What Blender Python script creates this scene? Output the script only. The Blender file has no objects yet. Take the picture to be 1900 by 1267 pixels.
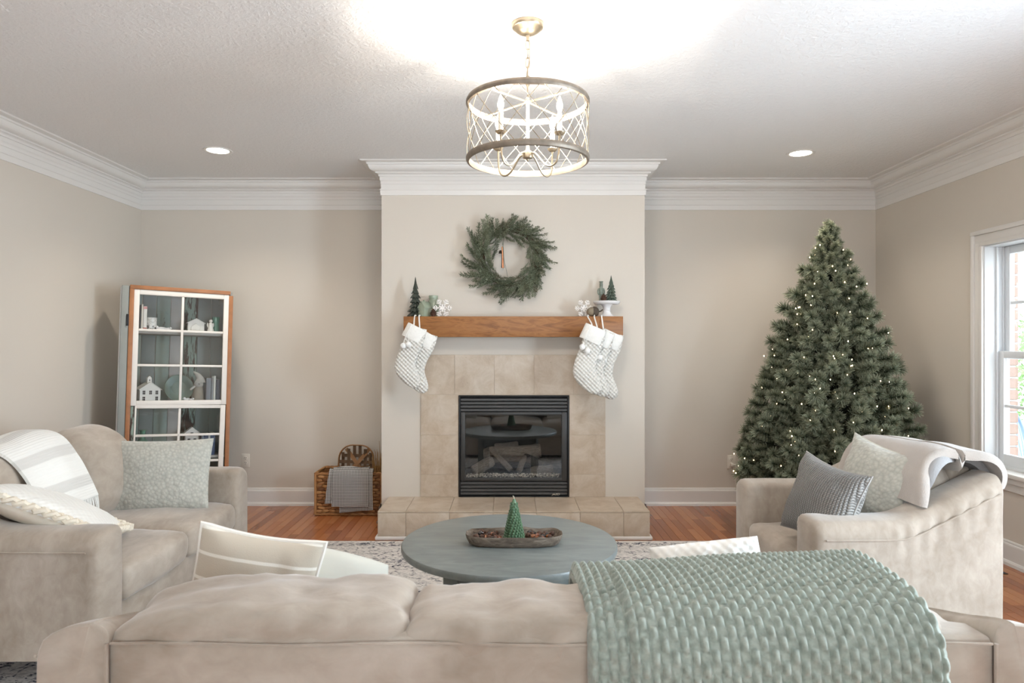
import bpy, bmesh, math, random
import numpy as np
from mathutils import Vector, Matrix, noise as mnoise

random.seed(7)
SC = bpy.context.scene
COL = SC.collection
PI = math.pi

# ------------------------------------------------------------------ camera
CAMH = 1.37
cd = bpy.data.cameras.new('camera')
cam = bpy.data.objects.new('camera', cd)
COL.objects.link(cam)
cam.location = (0, 0, CAMH)
cam.rotation_euler = (PI / 2, 0, 0)
cd.sensor_width = 36.0
cd.lens = 24.0
cd.shift_x = 5.0 / 1900
cd.shift_y = 3.5 / 1900
cd.clip_start = 0.05
cd.dof.use_dof = True
cd.dof.focus_distance = 4.6
cd.dof.aperture_fstop = 7.1
SC.camera = cam

# ------------------------------------------------------------------ world and light
W = bpy.data.worlds.new('overcast_sky')
SC.world = W
W.use_nodes = True
wn = W.node_tree.nodes['Background']
wn.inputs[0].default_value = (0.86, 0.93, 1.0, 1)
wn.inputs[1].default_value = 4.5


def area(name, loc, rot, sx, sy, power, color):
    l = bpy.data.lights.new(name, 'AREA')
    l.shape = 'RECTANGLE'
    l.size, l.size_y = sx, sy
    l.energy = power
    l.color = color
    o = bpy.data.objects.new(name, l)
    o.location = loc
    o.rotation_euler = rot
    COL.objects.link(o)
    return o


# daylight by the right window; ambient fill from added doors behind the camera
area('daylight_window_right_near', (3.34, 1.55, 1.29), (0, PI / 2, 0), 1.4, 1.05, 145, (0.72, 0.85, 1.0))
area('ambient_fill_doors', (0.2, -2.75, 1.15), (-PI / 2, 0, 0), 3.7, 2.1, 30, (1.0, 0.97, 0.93))

SC.view_settings.view_transform = 'Standard'
SC.view_settings.look = 'None'
SC.view_settings.gamma = 1.0
SC.view_settings.use_curve_mapping = False
SC.view_settings.exposure = 0.69


# ------------------------------------------------------------------ helpers
def lin(c):
    return c / 12.92 if c <= 0.04045 else ((c + 0.055) / 1.055) ** 2.4


def rgb(r, g, b):
    return (lin(r / 255), lin(g / 255), lin(b / 255), 1)


class NT:
    def __init__(s, name):
        s.m = bpy.data.materials.new(name)
        s.m.use_nodes = True
        s.t = s.m.node_tree
        s.b = s.t.nodes['Principled BSDF']
        s.out = s.t.nodes['Material Output']

    def n(s, typ, ins=None, **props):
        nd = s.t.nodes.new(typ)
        for k, v in props.items():
            setattr(nd, k, v)
        for k, v in (ins or {}).items():
            s.set(nd.inputs[k], v)
        return nd

    def set(s, sock, v):
        if isinstance(v, bpy.types.NodeSocket):
            s.t.links.new(v, sock)
        else:
            sock.default_value = v

    def math(s, op, a, b=0.0, c=0.0):
        nd = s.n('ShaderNodeMath', operation=op)
        s.set(nd.inputs[0], a)
        s.set(nd.inputs[1], b)
        s.set(nd.inputs[2], c)
        return nd.outputs[0]

    def coords(s, scale=(1, 1, 1), kind='Object', rot=(0, 0, 0), rnd=0.0):
        tc = s.n('ShaderNodeTexCoord')
        src = tc.outputs[kind]
        if rnd:
            oi = s.n('ShaderNodeObjectInfo')
            v = s.n('ShaderNodeCombineXYZ', {0: s.math('MULTIPLY', oi.outputs['Random'], rnd), 1: s.math('MULTIPLY', oi.outputs['Random'], rnd * 1.7),
                                             2: s.math('MULTIPLY', oi.outputs['Random'], rnd * 2.3)})
            src = s.n('ShaderNodeVectorMath', {0: src, 1: v.outputs[0]}, operation='ADD').outputs[0]
        mp = s.n('ShaderNodeMapping', {'Vector': src, 'Scale': scale, 'Rotation': rot})
        return mp.outputs[0]

    def noise(s, vec, scale=5, detail=4, rough=0.5, dist=0.0):
        return s.n('ShaderNodeTexNoise', {'Vector': vec, 'Scale': scale, 'Detail': detail, 'Roughness': rough, 'Distortion': dist}).outputs[0]

    def ramp(s, fac, stops, interp='LINEAR'):
        r = s.n('ShaderNodeValToRGB', {'Fac': fac})
        r.color_ramp.interpolation = interp
        e = r.color_ramp.elements
        while len(e) < len(stops):
            e.new(0.5)
        for i, (p, c) in enumerate(stops):
            e[i].position = p
            e[i].color = c if len(c) == 4 else (c[0], c[1], c[2], 1)
        return r.outputs[0]

    def mix(s, fac, a, b, blend='MIX'):
        nd = s.n('ShaderNodeMix', data_type='RGBA', blend_type=blend)
        s.set(nd.inputs[0], fac)
        s.set(nd.inputs[6], a)
        s.set(nd.inputs[7], b)
        return nd.outputs[2]

    def bump(s, h, strength=0.5, dist=0.01):
        nd = s.n('ShaderNodeBump', {'Height': h, 'Strength': strength, 'Distance': dist})
        s.set(s.b.inputs['Normal'], nd.outputs[0])

    def base(s, c):
        s.set(s.b.inputs['Base Color'], c)

    def p(s, **kw):
        for k, v in kw.items():
            s.set(s.b.inputs[{'rough': 'Roughness', 'metal': 'Metallic', 'sheen': 'Sheen Weight', 'spec': 'Specular IOR Level', 'coat': 'Coat Weight',
                              'coatr': 'Coat Roughness', 'trans': 'Transmission Weight', 'sub': 'Subsurface Weight', 'ior': 'IOR'}[k]], v)
        return s


def simple(name, col, rough=0.5, metal=0.0, var=0.0, vscale=8.0, bump=0.0, bscale=60, **kw):
    t = NT(name)
    t.p(rough=rough, metal=metal, **kw)
    if var:
        v = t.coords()
        f = t.noise(v, vscale, 4)
        d = tuple(max(0, x * (1 - var)) for x in col[:3]) + (1,)
        l = tuple(min(1, x * (1 + var)) for x in col[:3]) + (1,)
        t.base(t.ramp(f, [(0.3, d), (0.7, l)]))
    else:
        t.base(col)
    if bump:
        t.bump(t.noise(t.coords(), bscale, 3), bump, 0.005)
    return t.m


class MB:
    def __init__(s):
        s.v = []
        s.f = []

    def add(s, vs, fs):
        o = len(s.v)
        s.v.extend([tuple(p) for p in vs])
        s.f.extend([tuple(i + o for i in f) for f in fs])
        return s

    def box(s, x0, x1, y0, y1, z0, z1):
        return s.add([(x0, y0, z0), (x1, y0, z0), (x1, y1, z0), (x0, y1, z0), (x0, y0, z1), (x1, y0, z1), (x1, y1, z1), (x0, y1, z1)],
                     [(3, 2, 1, 0), (4, 5, 6, 7), (0, 1, 5, 4), (1, 2, 6, 5), (2, 3, 7, 6), (3, 0, 4, 7)])

    def tube(s, pts, r, n=8, closed=False, flat=None, up=None, caps=True):
        """round (or elliptic: flat=(a,b) factors) tube along pts; r number or list"""
        P = [Vector(p) for p in pts]
        m = len(P)
        R = r if isinstance(r, (list, tuple)) else [r] * m
        T = []
        for i in range(m):
            a = P[(i - 1) % m] if (closed or i > 0) else P[i]
            b = P[(i + 1) % m] if (closed or i < m - 1) else P[i]
            d = b - a
            T.append(d.normalized() if d.length > 1e-9 else Vector((0, 0, 1)))
        nrm = Vector(up) if up else (Vector((0, 0, 1)) if abs(T[0].z) < 0.9 else Vector((1, 0, 0)))
        vs = []
        for i in range(m):
            t = T[i]
            if up:
                nrm = Vector(up)
            nrm = (nrm - t * nrm.dot(t)).normalized()
            bn = t.cross(nrm)
            fa, fb = flat if flat else (1, 1)
            for k in range(n):
                a = 2 * PI * k / n
                vs.append(P[i] + nrm * (math.cos(a) * R[i] * fa) + bn * (math.sin(a) * R[i] * fb))
        fs = []
        mm = m if closed else m - 1
        for i in range(mm):
            j = (i + 1) % m
            for k in range(n):
                l = (k + 1) % n
                fs.append((i * n + k, i * n + l, j * n + l, j * n + k))
        if not closed and caps:
            fs.append(tuple(range(n))[::-1])
            fs.append(tuple((m - 1) * n + k for k in range(n)))
        return s.add(vs, fs)

    def lathe(s, prof, n=24, c=(0, 0, 0), sx=1.0, sy=1.0):
        vs = []
        fs = []
        for (r, z) in prof:
            for k in range(n):
                a = 2 * PI * k / n
                vs.append((c[0] + r * sx * math.cos(a), c[1] + r * sy * math.sin(a), c[2] + z))
        for i in range(len(prof) - 1):
            for k in range(n):
                l = (k + 1) % n
                fs.append((i * n + k, i * n + l, (i + 1) * n + l, (i + 1) * n + k))
        if prof[0][0] > 1e-6:
            fs.append(tuple(range(n))[::-1])
        if prof[-1][0] > 1e-6:
            fs.append(tuple((len(prof) - 1) * n + k for k in range(n)))
        return s.add(vs, fs)

    def grid(s, fn, nu, nv, cu=False, cv=False):
        vs = [fn(i / (nu if cu else nu - 1), j / (nv if cv else nv - 1)) for i in range(nu) for j in range(nv)]
        fs = []
        for i in range(nu if cu else nu - 1):
            for j in range(nv if cv else nv - 1):
                a, b = (i + 1) % nu, (j + 1) % nv
                fs.append((i * nv + j, a * nv + j, a * nv + b, i * nv + b))
        return s.add(vs, fs)

    def prism(s, poly, a, b, plane='xz'):
        """extrude a 2d polygon; plane xz extrudes along y, yz along x, xy along z"""
        def mk(p, t):
            return {'xz': (p[0], t, p[1]), 'yz': (t, p[0], p[1]), 'xy': (p[0], p[1], t)}[plane]
        n = len(poly)
        vs = [mk(p, a) for p in poly] + [mk(p, b) for p in poly]
        fs = [tuple(range(n)), tuple(range(2 * n - 1, n - 1, -1))]
        for i in range(n):
            j = (i + 1) % n
            fs.append((i, i + n, j + n, j))
        return s.add(vs, fs)

    def ball(s, c, r, n=10, m=6, sc=(1, 1, 1), fn=None):
        vs = []
        fs = []
        for i in range(m + 1):
            th = PI * i / m
            for k in range(n):
                a = 2 * PI * k / n
                q = Vector((math.sin(th) * math.cos(a) * sc[0], math.sin(th) * math.sin(a) * sc[1], math.cos(th) * sc[2])) * r
                if fn:
                    q = fn(q)
                vs.append(Vector(c) + q)
        for i in range(m):
            for k in range(n):
                l = (k + 1) % n
                fs.append((i * n + k, (i + 1) * n + k, (i + 1) * n + l, i * n + l))
        return s.add(vs, fs)

    def xf(s, M, start=0):
        for i in range(start, len(s.v)):
            s.v[i] = tuple(M @ Vector(s.v[i]))
        return s

    def mesh(s, name, mat=None, smooth=False, bevel=0.0, weld=False, segs=2, angle=35):
        me = bpy.data.meshes.new(name)
        me.from_pydata(s.v, [], s.f)
        bm = bmesh.new()
        bm.from_mesh(me)
        if weld or smooth:
            bmesh.ops.remove_doubles(bm, verts=bm.verts, dist=1e-6)
        bmesh.ops.recalc_face_normals(bm, faces=bm.faces)
        if bevel:
            ed = [e for e in bm.edges if len(e.link_faces) == 2 and e.calc_face_angle(0) > 0.5]
            bmesh.ops.bevel(bm, geom=ed, offset=bevel, segments=segs, profile=0.5, affect='EDGES', clamp_overlap=True)
        bm.to_mesh(me)
        bm.free()
        if smooth or bevel:
            me.polygons.foreach_set('use_smooth', [True] * len(me.polygons))
            me.set_sharp_from_angle(angle=math.radians(angle))
        if mat:
            me.materials.append(mat)
        return me

    def build(s, name, mat, parent=None, **kw):
        return link(name, s.mesh(name, mat, **kw), parent)


def link(name, data, parent=None, loc=None, rot=None, scale=None, M=None):
    o = bpy.data.objects.new(name, data)
    COL.objects.link(o)
    if parent:
        o.parent = parent
    if M is not None:
        o.matrix_basis = M
    if loc:
        o.location = loc
    if rot:
        o.rotation_euler = rot
    if scale:
        o.scale = scale
    return o


def tag(o, label, cat, group=None, kind=None):
    o['label'] = label
    o['category'] = cat
    if group:
        o['group'] = group
    if kind:
        o['kind'] = kind
    return o


def thing(name, label, cat, loc=(0, 0, 0), rotz=0.0, group=None, M=None):
    o = bpy.data.objects.new(name, None)
    o.empty_display_size = 0.1
    COL.objects.link(o)
    if M is not None:
        o.matrix_basis = M
    else:
        o.location = loc
        o.rotation_euler = (0, 0, rotz)
    return tag(o, label, cat, group)


def struct(o):
    o['kind'] = 'structure'
    return o


def nz(x, y, z):
    return mnoise.noise(Vector((x, y, z)))


def smoothpath(pts, per=6, closed=False):
    P = [Vector(p) for p in pts]
    m = len(P)
    out = []
    rng = m if closed else m - 1
    for i in range(rng):
        p0 = P[(i - 1) % m] if (closed or i > 0) else P[0]
        p1, p2 = P[i], P[(i + 1) % m]
        p3 = P[(i + 2) % m] if (closed or i + 2 < m) else P[-1]
        for k in range(per):
            t = k / per
            out.append(0.5 * ((2 * p1) + (p2 - p0) * t + (2 * p0 - 5 * p1 + 4 * p2 - p3) * t * t + (3 * p1 - p0 - 3 * p2 + p3) * t ** 3))
    if not closed:
        out.append(P[-1].copy())
    return out


def interp(tab, x):
    if x <= tab[0][0]:
        return tab[0][1]
    for (a, b), (c, d) in zip(tab, tab[1:]):
        if x <= c:
            t = (x - a) / (c - a)
            t = t * t * (3 - 2 * t)
            return b + (d - b) * t
    return tab[-1][1]


def softbox(hx, hy, hz, r, n=14, puff=(0, 0, 0), wr=0.0, wf=5.0, seed=0.0, shape=None, zf=1.0):
    """rounded, puffed box as MB centred on the origin; half sizes hx hy hz"""
    mb = MB()
    h = (hx, hy, hz)
    for ax in range(3):
        for sg in (-1, 1):
            def fn(u, v, ax=ax, sg=sg):
                q = [0, 0, 0]
                q[ax] = sg
                # sample points denser near the rim
                cu = math.sin((u - 0.5) * PI)
                cv = math.sin((v - 0.5) * PI)
                q[(ax + 1) % 3] = cu * 0.6 + (2 * u - 1) * 0.4
                q[(ax + 2) % 3] = cv * 0.6 + (2 * v - 1) * 0.4
                p = [q[i] * h[i] for i in range(3)]
                rr = min(r, *h)
                inn = [max(-(h[i] - rr), min(h[i] - rr, p[i])) for i in range(3)]
                d = Vector((p[0] - inn[0], p[1] - inn[1], p[2] - inn[2]))
                d = d.normalized() * rr if d.length > 1e-9 else d
                w = Vector(inn) + d
                e = [w[i] / h[i] for i in range(3)]
                for i in range(3):
                    a, b = e[(i + 1) % 3], e[(i + 2) % 3]
                    w[i] += puff[i] * e[i] * max(0, 1 - a * a) * max(0, 1 - b * b)
                if wr:
                    k = nz(w.x * wf + seed, w.y * wf * 1.3 + seed * 2, w.z * wf * zf + 3) + 0.5 * nz(w.x * wf * 2.3 + seed, w.y * wf * 2 + 7, w.z * wf * 2.1 * zf)
                    w += Vector((e[0] * abs(e[0]), e[1] * abs(e[1]), e[2] * abs(e[2]))).normalized() * (k * wr)
                if shape:
                    w = Vector(shape(w, e))
                return w
            mb.grid(fn, n, n)
    return mb


def pillow(w, h, t, n=22, pinch=0.07, wr=0.006, seed=0.0, fn=None, power=0.42):
    """knife-edge cushion lying in the xz plane, thickness along y"""
    mb = MB()

    def side(sg):
        def f(u, v):
            a, b = math.sin((u - 0.5) * PI), math.sin((v - 0.5) * PI)
            x = w / 2 * a * (1 - pinch * (1 - b * b))
            z = h / 2 * b * (1 - pinch * (1 - a * a))
            th = t / 2 * (max(0, 1 - a * a) ** power) * (max(0, 1 - b * b) ** power)
            k = wr * (nz(x * 9 + seed, z * 9 + sg * 5, seed) + 0.6 * nz(x * 22, z * 18 + seed, sg)) * min(1, th / (t * 0.12))
            y = sg * (th + k)
            if fn:
                return fn(Vector((x, y, z)), a, b, sg)
            return (x, y, z)
        return f
    mb.grid(side(-1), n, n)
    mb.grid(side(1), n, n)
    return mb


def sheet(path_fn, nu, nv, thick):
    """closed cloth of some thickness; path_fn(u, v) gives (point, normal)"""
    mb = MB()
    A = [[path_fn(i / (nu - 1), j / (nv - 1)) for j in range(nv)] for i in range(nu)]
    top = [A[i][j][0] + A[i][j][1] * thick for i in range(nu) for j in range(nv)]
    bot = [A[i][j][0] for i in range(nu) for j in range(nv)]
    fs = []
    K = nu * nv
    for i in range(nu - 1):
        for j in range(nv - 1):
            a, b, c, d = i * nv + j, (i + 1) * nv + j, (i + 1) * nv + j + 1, i * nv + j + 1
            fs.append((a, b, c, d))
            fs.append((d + K, c + K, b + K, a + K))
    rim = [i * nv for i in range(nu)] + [(nu - 1) * nv + j for j in range(1, nv)] + [i * nv + nv - 1 for i in range(nu - 2, -1, -1)] + [j for j in range(nv - 2, 0, -1)]
    for a, b in zip(rim, rim[1:] + rim[:1]):
        fs.append((a, a + K, b + K, b))
    mb.add(top + bot, fs)
    return mb
# ------------------------------------------------------------------ materials
def m_wall():
    t = NT('greige_wall_paint')
    t.base(rgb(210, 201, 189))
    t.p(rough=0.62, spec=0.35)
    t.bump(t.noise(t.coords(), 240, 2), 0.06, 0.002)
    return t.m


def m_ceiling():
    t = NT('textured_ceiling_paint')
    t.base(rgb(234, 232, 230))
    t.p(rough=0.85, spec=0.2)
    v = t.coords()
    a = t.noise(v, 38, 5, 0.6, 0.6)
    t.bump(t.ramp(a, [(0.42, (0, 0, 0)), (0.62, (1, 1, 1))]), 0.35, 0.006)
    return t.m


def m_plank():
    t = NT('cherry_floor_planks')
    oi = t.n('ShaderNodeObjectInfo').outputs['Random']
    ri = t.n('ShaderNodeNewGeometry').outputs['Random Per Island']
    r = t.math('FRACT', t.math('ADD', oi, ri))
    v = t.coords((28, 1.6, 28), rnd=9)
    g = t.noise(v, 3, 6, 0.6, 0.8)
    c1 = t.ramp(r, [(0.0, rgb(150, 88, 50)), (0.3, rgb(168, 100, 58)), (0.6, rgb(182, 114, 68)), (0.85, rgb(196, 130, 82)), (1.0, rgb(158, 96, 60))])
    t.base(t.mix(t.math('MULTIPLY', g, 0.35), c1, rgb(112, 58, 30)))
    t.p(rough=0.27, spec=0.5, coat=0.25, coatr=0.12)
    t.bump(g, 0.05, 0.002)
    return t.m


def m_travertine():
    t = NT('travertine')
    v = t.coords(rnd=13)
    a = t.noise(v, 7.5, 8, 0.66, 0.5)
    b = t.noise(t.coords((1, 1, 2.0), rnd=5), 16, 6, 0.65, 0.5)
    c = t.ramp(a, [(0.25, rgb(172, 152, 130)), (0.45, rgb(192, 175, 154)), (0.6, rgb(204, 190, 172)), (0.78, rgb(214, 203, 189))])
    c = t.mix(t.math('MULTIPLY', b, 0.4), c, rgb(172, 150, 132))
    pit = t.noise(v, 46, 3, 0.7)
    pm = t.ramp(pit, [(0.24, (1, 1, 1)), (0.3, (0, 0, 0))])
    t.base(t.mix(t.math('MULTIPLY', pm, 0.6), c, rgb(96, 74, 60)))
    t.p(rough=0.32, spec=0.4)
    t.bump(t.math('SUBTRACT', 1.0, pm), 0.3, 0.002)
    return t.m


def m_suede():
    t = NT('taupe_microsuede')
    v = t.coords((1, 1, 1))
    a = t.noise(v, 3.0, 3, 0.5, 0.6)
    b = t.noise(t.coords((1.0, 2.2, 1.5)), 12, 4, 0.6, 0.5)
    f = t.math('ADD', t.math('MULTIPLY', a, 0.65), t.math('MULTIPLY', b, 0.35))
    t.base(t.ramp(f, [(0.32, rgb(150, 136, 121)), (0.5, rgb(171, 158, 144)), (0.68, rgb(189, 178, 165))]))
    t.p(rough=0.85, spec=0.2, sheen=0.45)
    t.b.inputs['Sheen Roughness'].default_value = 0.4
    t.bump(t.noise(v, 130, 3), 0.12, 0.002)
    return t.m


def m_knit(name, c1, c2, fx, fz, strength=0.8, dist=0.006, rough=0.9, diag=True, axes='XZ'):
    """knitted wool: crossing waves raise stitches"""
    t = NT(name)
    tc = t.n('ShaderNodeTexCoord').outputs['Object']
    sp = t.n('ShaderNodeSeparateXYZ', {0: tc})
    X, Z = sp.outputs[axes[0]], sp.outputs[axes[1]]
    if diag:
        a = t.math('SINE', t.math('MULTIPLY', X, fx))
        b = t.math('SINE', t.math('ADD', t.math('MULTIPLY', Z, fz), 0.0))
    else:
        a = t.math('ABSOLUTE', t.math('SINE', t.math('MULTIPLY', X, fx)))
        b = t.math('ABSOLUTE', t.math('SINE', t.math('ADD', t.math('MULTIPLY', Z, fz), t.math('MULTIPLY', t.math('SINE', t.math('MULTIPLY', X, fx * 2)), 0.8))))
    h = t.math('MULTIPLY', a, b) if diag else t.math('MULTIPLY', a, t.math('ADD', b, 0.4))
    h01 = t.math('ADD', t.math('MULTIPLY', h, 0.5), 0.5) if diag else h
    n = t.noise(tc, 220, 2)
    hh = t.math('ADD', h01, t.math('MULTIPLY', n, 0.15))
    t.base(t.mix(h01, c2, c1))
    t.p(rough=rough, spec=0.15, sheen=0.3)
    t.bump(hh, strength, dist)
    return t.m


def m_quilt():
    t = NT('quilted_sage_velvet')
    v = t.coords((1, 1, 1))
    vo = t.n('ShaderNodeTexVoronoi', {'Vector': v, 'Scale': 58.0, 'Randomness': 1.0})
    d = vo.outputs['Distance']
    n = t.noise(v, 30, 3)
    t.base(t.mix(t.math('MULTIPLY', d, 0.7), rgb(192, 190, 179), rgb(150, 149, 140)))
    t.p(rough=0.7, spec=0.25, sheen=0.5)
    t.bump(t.math('ADD', t.math('MULTIPLY', t.math('SUBTRACT', 1.0, d), 0.7), t.math('MULTIPLY', n, 0.6)), 0.5, 0.010)
    return t.m


def m_mantel():
    t = NT('stained_maple')
    v = t.coords((1.2, 5, 7))
    a = t.noise(v, 2.6, 8, 0.62, 2.6)
    b = t.noise(t.coords((2.5, 3, 40)), 3, 4, 0.6, 0.3)
    c = t.ramp(a, [(0.2, rgb(98, 62, 32)), (0.42, rgb(140, 92, 50)), (0.55, rgb(162, 110, 62)), (0.75, rgb(130, 84, 44))])
    t.base(t.mix(t.math('MULTIPLY', b, 0.3), c, rgb(120, 70, 34)))
    t.p(rough=0.42, spec=0.4)
    return t.m


def m_rug():
    t = NT('distressed_cream_navy_rug')
    tc = t.n('ShaderNodeTexCoord').outputs['Object']
    sp = t.n('ShaderNodeSeparateXYZ', {0: tc})
    v = t.coords((1, 1.0, 1))
    w = t.n('ShaderNodeTexNoise', {'Vector': v, 'Scale': 9.0, 'Detail': 3.0}).outputs[1]
    v2 = t.mix(0.14, v, w)
    big = t.noise(v, 2.3, 4, 0.6, 0.5)
    vo = t.n('ShaderNodeTexVoronoi', {'Vector': v2, 'Scale': 11.0, 'Randomness': 1.0}, feature='DISTANCE_TO_EDGE').outputs['Distance']
    line = t.ramp(vo, [(0.03, (1, 1, 1)), (0.085, (0, 0, 0))])
    fine = t.noise(t.coords((1.0, 2.4, 1)), 34, 4, 0.7, 0.6)
    spk = t.ramp(fine, [(0.495, (0, 0, 0)), (0.53, (1, 1, 1))])
    # woven border bands: more ink along them
    ay = t.math('ABSOLUTE', sp.outputs['Y'])
    ax = t.math('ABSOLUTE', sp.outputs['X'])
    e = t.math('MINIMUM', t.math('SUBTRACT', 1.40, ay), t.math('SUBTRACT', 2.20, ax))
    band = t.ramp(e, [(0.0, (0, 0, 0)), (0.03, (0, 0, 0)), (0.05, (0.75, 0.75, 0.75)), (0.10, (0.75, 0.75, 0.75)), (0.13, (0.25, 0.25, 0.25)), (0.36, (0.3, 0.3, 0.3)),
                      (0.39, (0.85, 0.85, 0.85)), (0.46, (0.8, 0.8, 0.8)), (0.5, (0.35, 0.35, 0.35))])
    ink = t.math('MULTIPLY', spk, t.math('ADD', t.math('MULTIPLY', line, 0.6), t.math('MULTIPLY', band, 1.05)))
    ink = t.math('MULTIPLY', ink, t.ramp(big, [(0.3, (0.35, 0.35, 0.35)), (0.55, (1.2, 1.2, 1.2))]))
    c = t.mix(t.noise(v, 6, 3), rgb(232, 228, 224), rgb(218, 212, 208))
    t.base(t.mix(ink, c, rgb(46, 52, 70)))
    t.p(rough=0.95, spec=0.1)
    t.bump(t.noise(v, 260, 2), 0.25, 0.004)
    return t.m


def thin_glass(name, tint=(0.96, 0.98, 0.98, 1), refl=1.0, rough=0.0):
    t = NT(name)
    t.t.nodes.remove(t.b)
    tr = t.n('ShaderNodeBsdfTransparent', {0: tint})
    gl = t.n('ShaderNodeBsdfGlossy', {0: (1, 1, 1, 1), 'Roughness': rough})
    lw = t.n('ShaderNodeLayerWeight', {'Blend': 0.5})
    fr = t.math('ADD', t.math('MULTIPLY', t.math('POWER', lw.outputs['Facing'], 5.0), 0.9), 0.043)
    mx = t.n('ShaderNodeMixShader', {0: t.math('MULTIPLY', fr, refl), 1: tr.outputs[0], 2: gl.outputs[0]})
    t.t.links.new(mx.outputs[0], t.out.inputs[0])
    return t.m


def emit(name, col, strength):
    t = NT(name)
    t.base((0.9, 0.9, 0.9, 1))
    t.b.inputs['Emission Color'].default_value = col
    t.b.inputs['Emission Strength'].default_value = strength
    return t.m


M_WALL, M_CEIL, M_PLANK, M_TRAV, M_SUEDE, M_QUILT, M_MANTEL, M_RUG = m_wall(), m_ceiling(), m_plank(), m_travertine(), m_suede(), m_quilt(), m_mantel(), m_rug()
M_TRIM = simple('white_trim_gloss', rgb(226, 222, 217), 0.28, spec=0.5)
M_GROUT = simple('pale_grout', rgb(186, 170, 152), 0.9, var=0.08, vscale=40)
M_WGLASS = thin_glass('window_glass')
M_VINYL = simple('white_window_frame', rgb(224, 226, 228), 0.35)
M_BLACKMETAL = simple('black_metal', rgb(30, 30, 31), 0.45, 0.3)
M_GREYMETAL = simple('charcoal_painted_metal', rgb(78, 77, 76), 0.42, 0.25, var=0.06)

# ------------------------------------------------------------------ room shell
XL, XR, YB, YF, ZC = -3.12, 3.105, 5.785, -2.5, 2.74
BX0, BX1, BY = -0.975, 1.033, 5.21          # chimney breast
struct(MB().box(XL - 0.15, XL, YF - 0.15, YB + 0.15, -0.05, ZC + 0.1).build('wall_left', M_WALL))
struct(MB().box(XL, XR, YB, YB + 0.15, -0.05, ZC + 0.1).build('wall_back', M_WALL))
struct(MB().box(XL - 0.15, XR + 0.2, YF - 0.15, YB + 0.15, ZC, ZC + 0.1).build('ceiling', M_CEIL))

WIN = [(3.45, 4.465), (1.0, 2.1)]
WZ0, WZ1 = 0.565, 2.01
mb = MB()
XO = XR + 0.16
cuts = sorted(WIN)
y = YF - 0.15
for a, b in cuts:
    mb.box(XR, XO, y, a, -0.05, ZC)
    mb.box(XR, XO, a, b, -0.05, WZ0)
    mb.box(XR, XO, a, b, WZ1, ZC)
    y = b
mb.box(XR, XO, y, YB + 0.15, -0.05, ZC)
struct(mb.build('wall_right', M_WALL))
# wall behind the camera; wide door opening added for ambient fill
DX0, DX1, DZ1 = -1.7, 2.1, 2.25
mb = MB().box(XL, DX0, YF - 0.15, YF, -0.05, ZC).box(DX1, XR, YF - 0.15, YF, -0.05, ZC).box(DX0, DX1, YF - 0.15, YF, DZ1, ZC)
struct(mb.build('wall_rear', M_WALL))
# chimney breast: shell with an opening for the firebox
FX0, FX1, FZ0, FZ1 = -0.387, 0.457, 0.20, 0.975
mb = MB().box(BX0, FX0, BY, YB, 0, ZC).box(FX1, BX1, BY, YB, 0, ZC).box(FX0, FX1, BY, YB, FZ1, ZC).box(FX0, FX1, BY, YB, 0, FZ0).box(FX0, FX1, BY + 0.46, YB, FZ0, FZ1)
struct(mb.build('wall_chimney', M_WALL))


# ------------------------------------------------------------------ crown moulding and skirting
def sweep(path, prof, closed_prof=False):
    """profile [(offset into the room, z)] along an xy path, room on its right"""
    n = len(path)
    dirs = [(Vector(path[i + 1]) - Vector(path[i])).normalized() for i in range(n - 1)]
    nor = [Vector((d.y, -d.x)) for d in dirs]
    return dirs, nor


ROOM = [(XL, YF), (XL, YB), (BX0, YB), (BX0, BY), (BX1, BY), (BX1, YB), (XR, YB), (XR, YF)]
DIRS = [(Vector(b) - Vector(a)).normalized() for a, b in zip(ROOM, ROOM[1:])]
NORS = [Vector((d.y, -d.x)) for d in DIRS]


def mitre(i):
    if i == 0:
        return NORS[0]
    if i == len(ROOM) - 1:
        return NORS[-1]
    a, b = NORS[i - 1], NORS[i]
    return (a + b) / (1 + a.dot(b))


def moulding(name, i0, i1, prof, mat):
    mb = MB()
    for s in range(i0, i1):
        m0, m1 = mitre(s), mitre(s + 1)
        a, b = Vector(ROOM[s]), Vector(ROOM[s + 1])
        vs, fs = [], []
        for (p, z) in prof:
            q0, q1 = a + m0 * p, b + m1 * p
            vs += [(q0.x, q0.y, z), (q1.x, q1.y, z)]
        k = len(prof)
        for i in range(k - 1):
            fs.append((2 * i, 2 * i + 1, 2 * i + 3, 2 * i + 2))
        mb.add(vs, fs)
    return struct(mb.build(name, mat, weld=True))


def curve_between(a, b, n, bulge):
    out = []
    for i in range(1, n):
        t = i / n
        x = a[0] + (b[0] - a[0]) * t
        z = a[1] + (b[1] - a[1]) * t
        dx, dz = b[0] - a[0], b[1] - a[1]
        k = bulge * math.sin(PI * t)
        out.append((x - dz * k, z + dx * k))
    return out


CROWN = [(0.140, 0.0), (0.136, 0.008), (0.098, 0.012), (0.096, 0.024), (0.088, 0.026)]
CROWN += curve_between((0.088, 0.026), (0.040, 0.070), 6, -0.22) + [(0.040, 0.070), (0.040, 0.078), (0.034, 0.080)]
CROWN += curve_between((0.034, 0.080), (0.020, 0.098), 4, 0.25) + [(0.020, 0.100), (0.013, 0.101), (0.013, 0.126)]
CROWN += curve_between((0.013, 0.126), (0.007, 0.152), 4, 0.15) + [(0.007, 0.154), (0.004, 0.156), (0.004, 0.190), (0.014, 0.192), (0.014, 0.200), (0.010, 0.204), (0.007, 0.240), (0.0, 0.241)]
CROWN = [(p, ZC - d) for p, d in CROWN]
for i, (a, b) in enumerate([(0, 1), (1, 2), (2, 5), (5, 6), (6, 7)]):
    moulding('trim_%d' % (i + 1), a, b, CROWN, M_TRIM)
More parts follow.
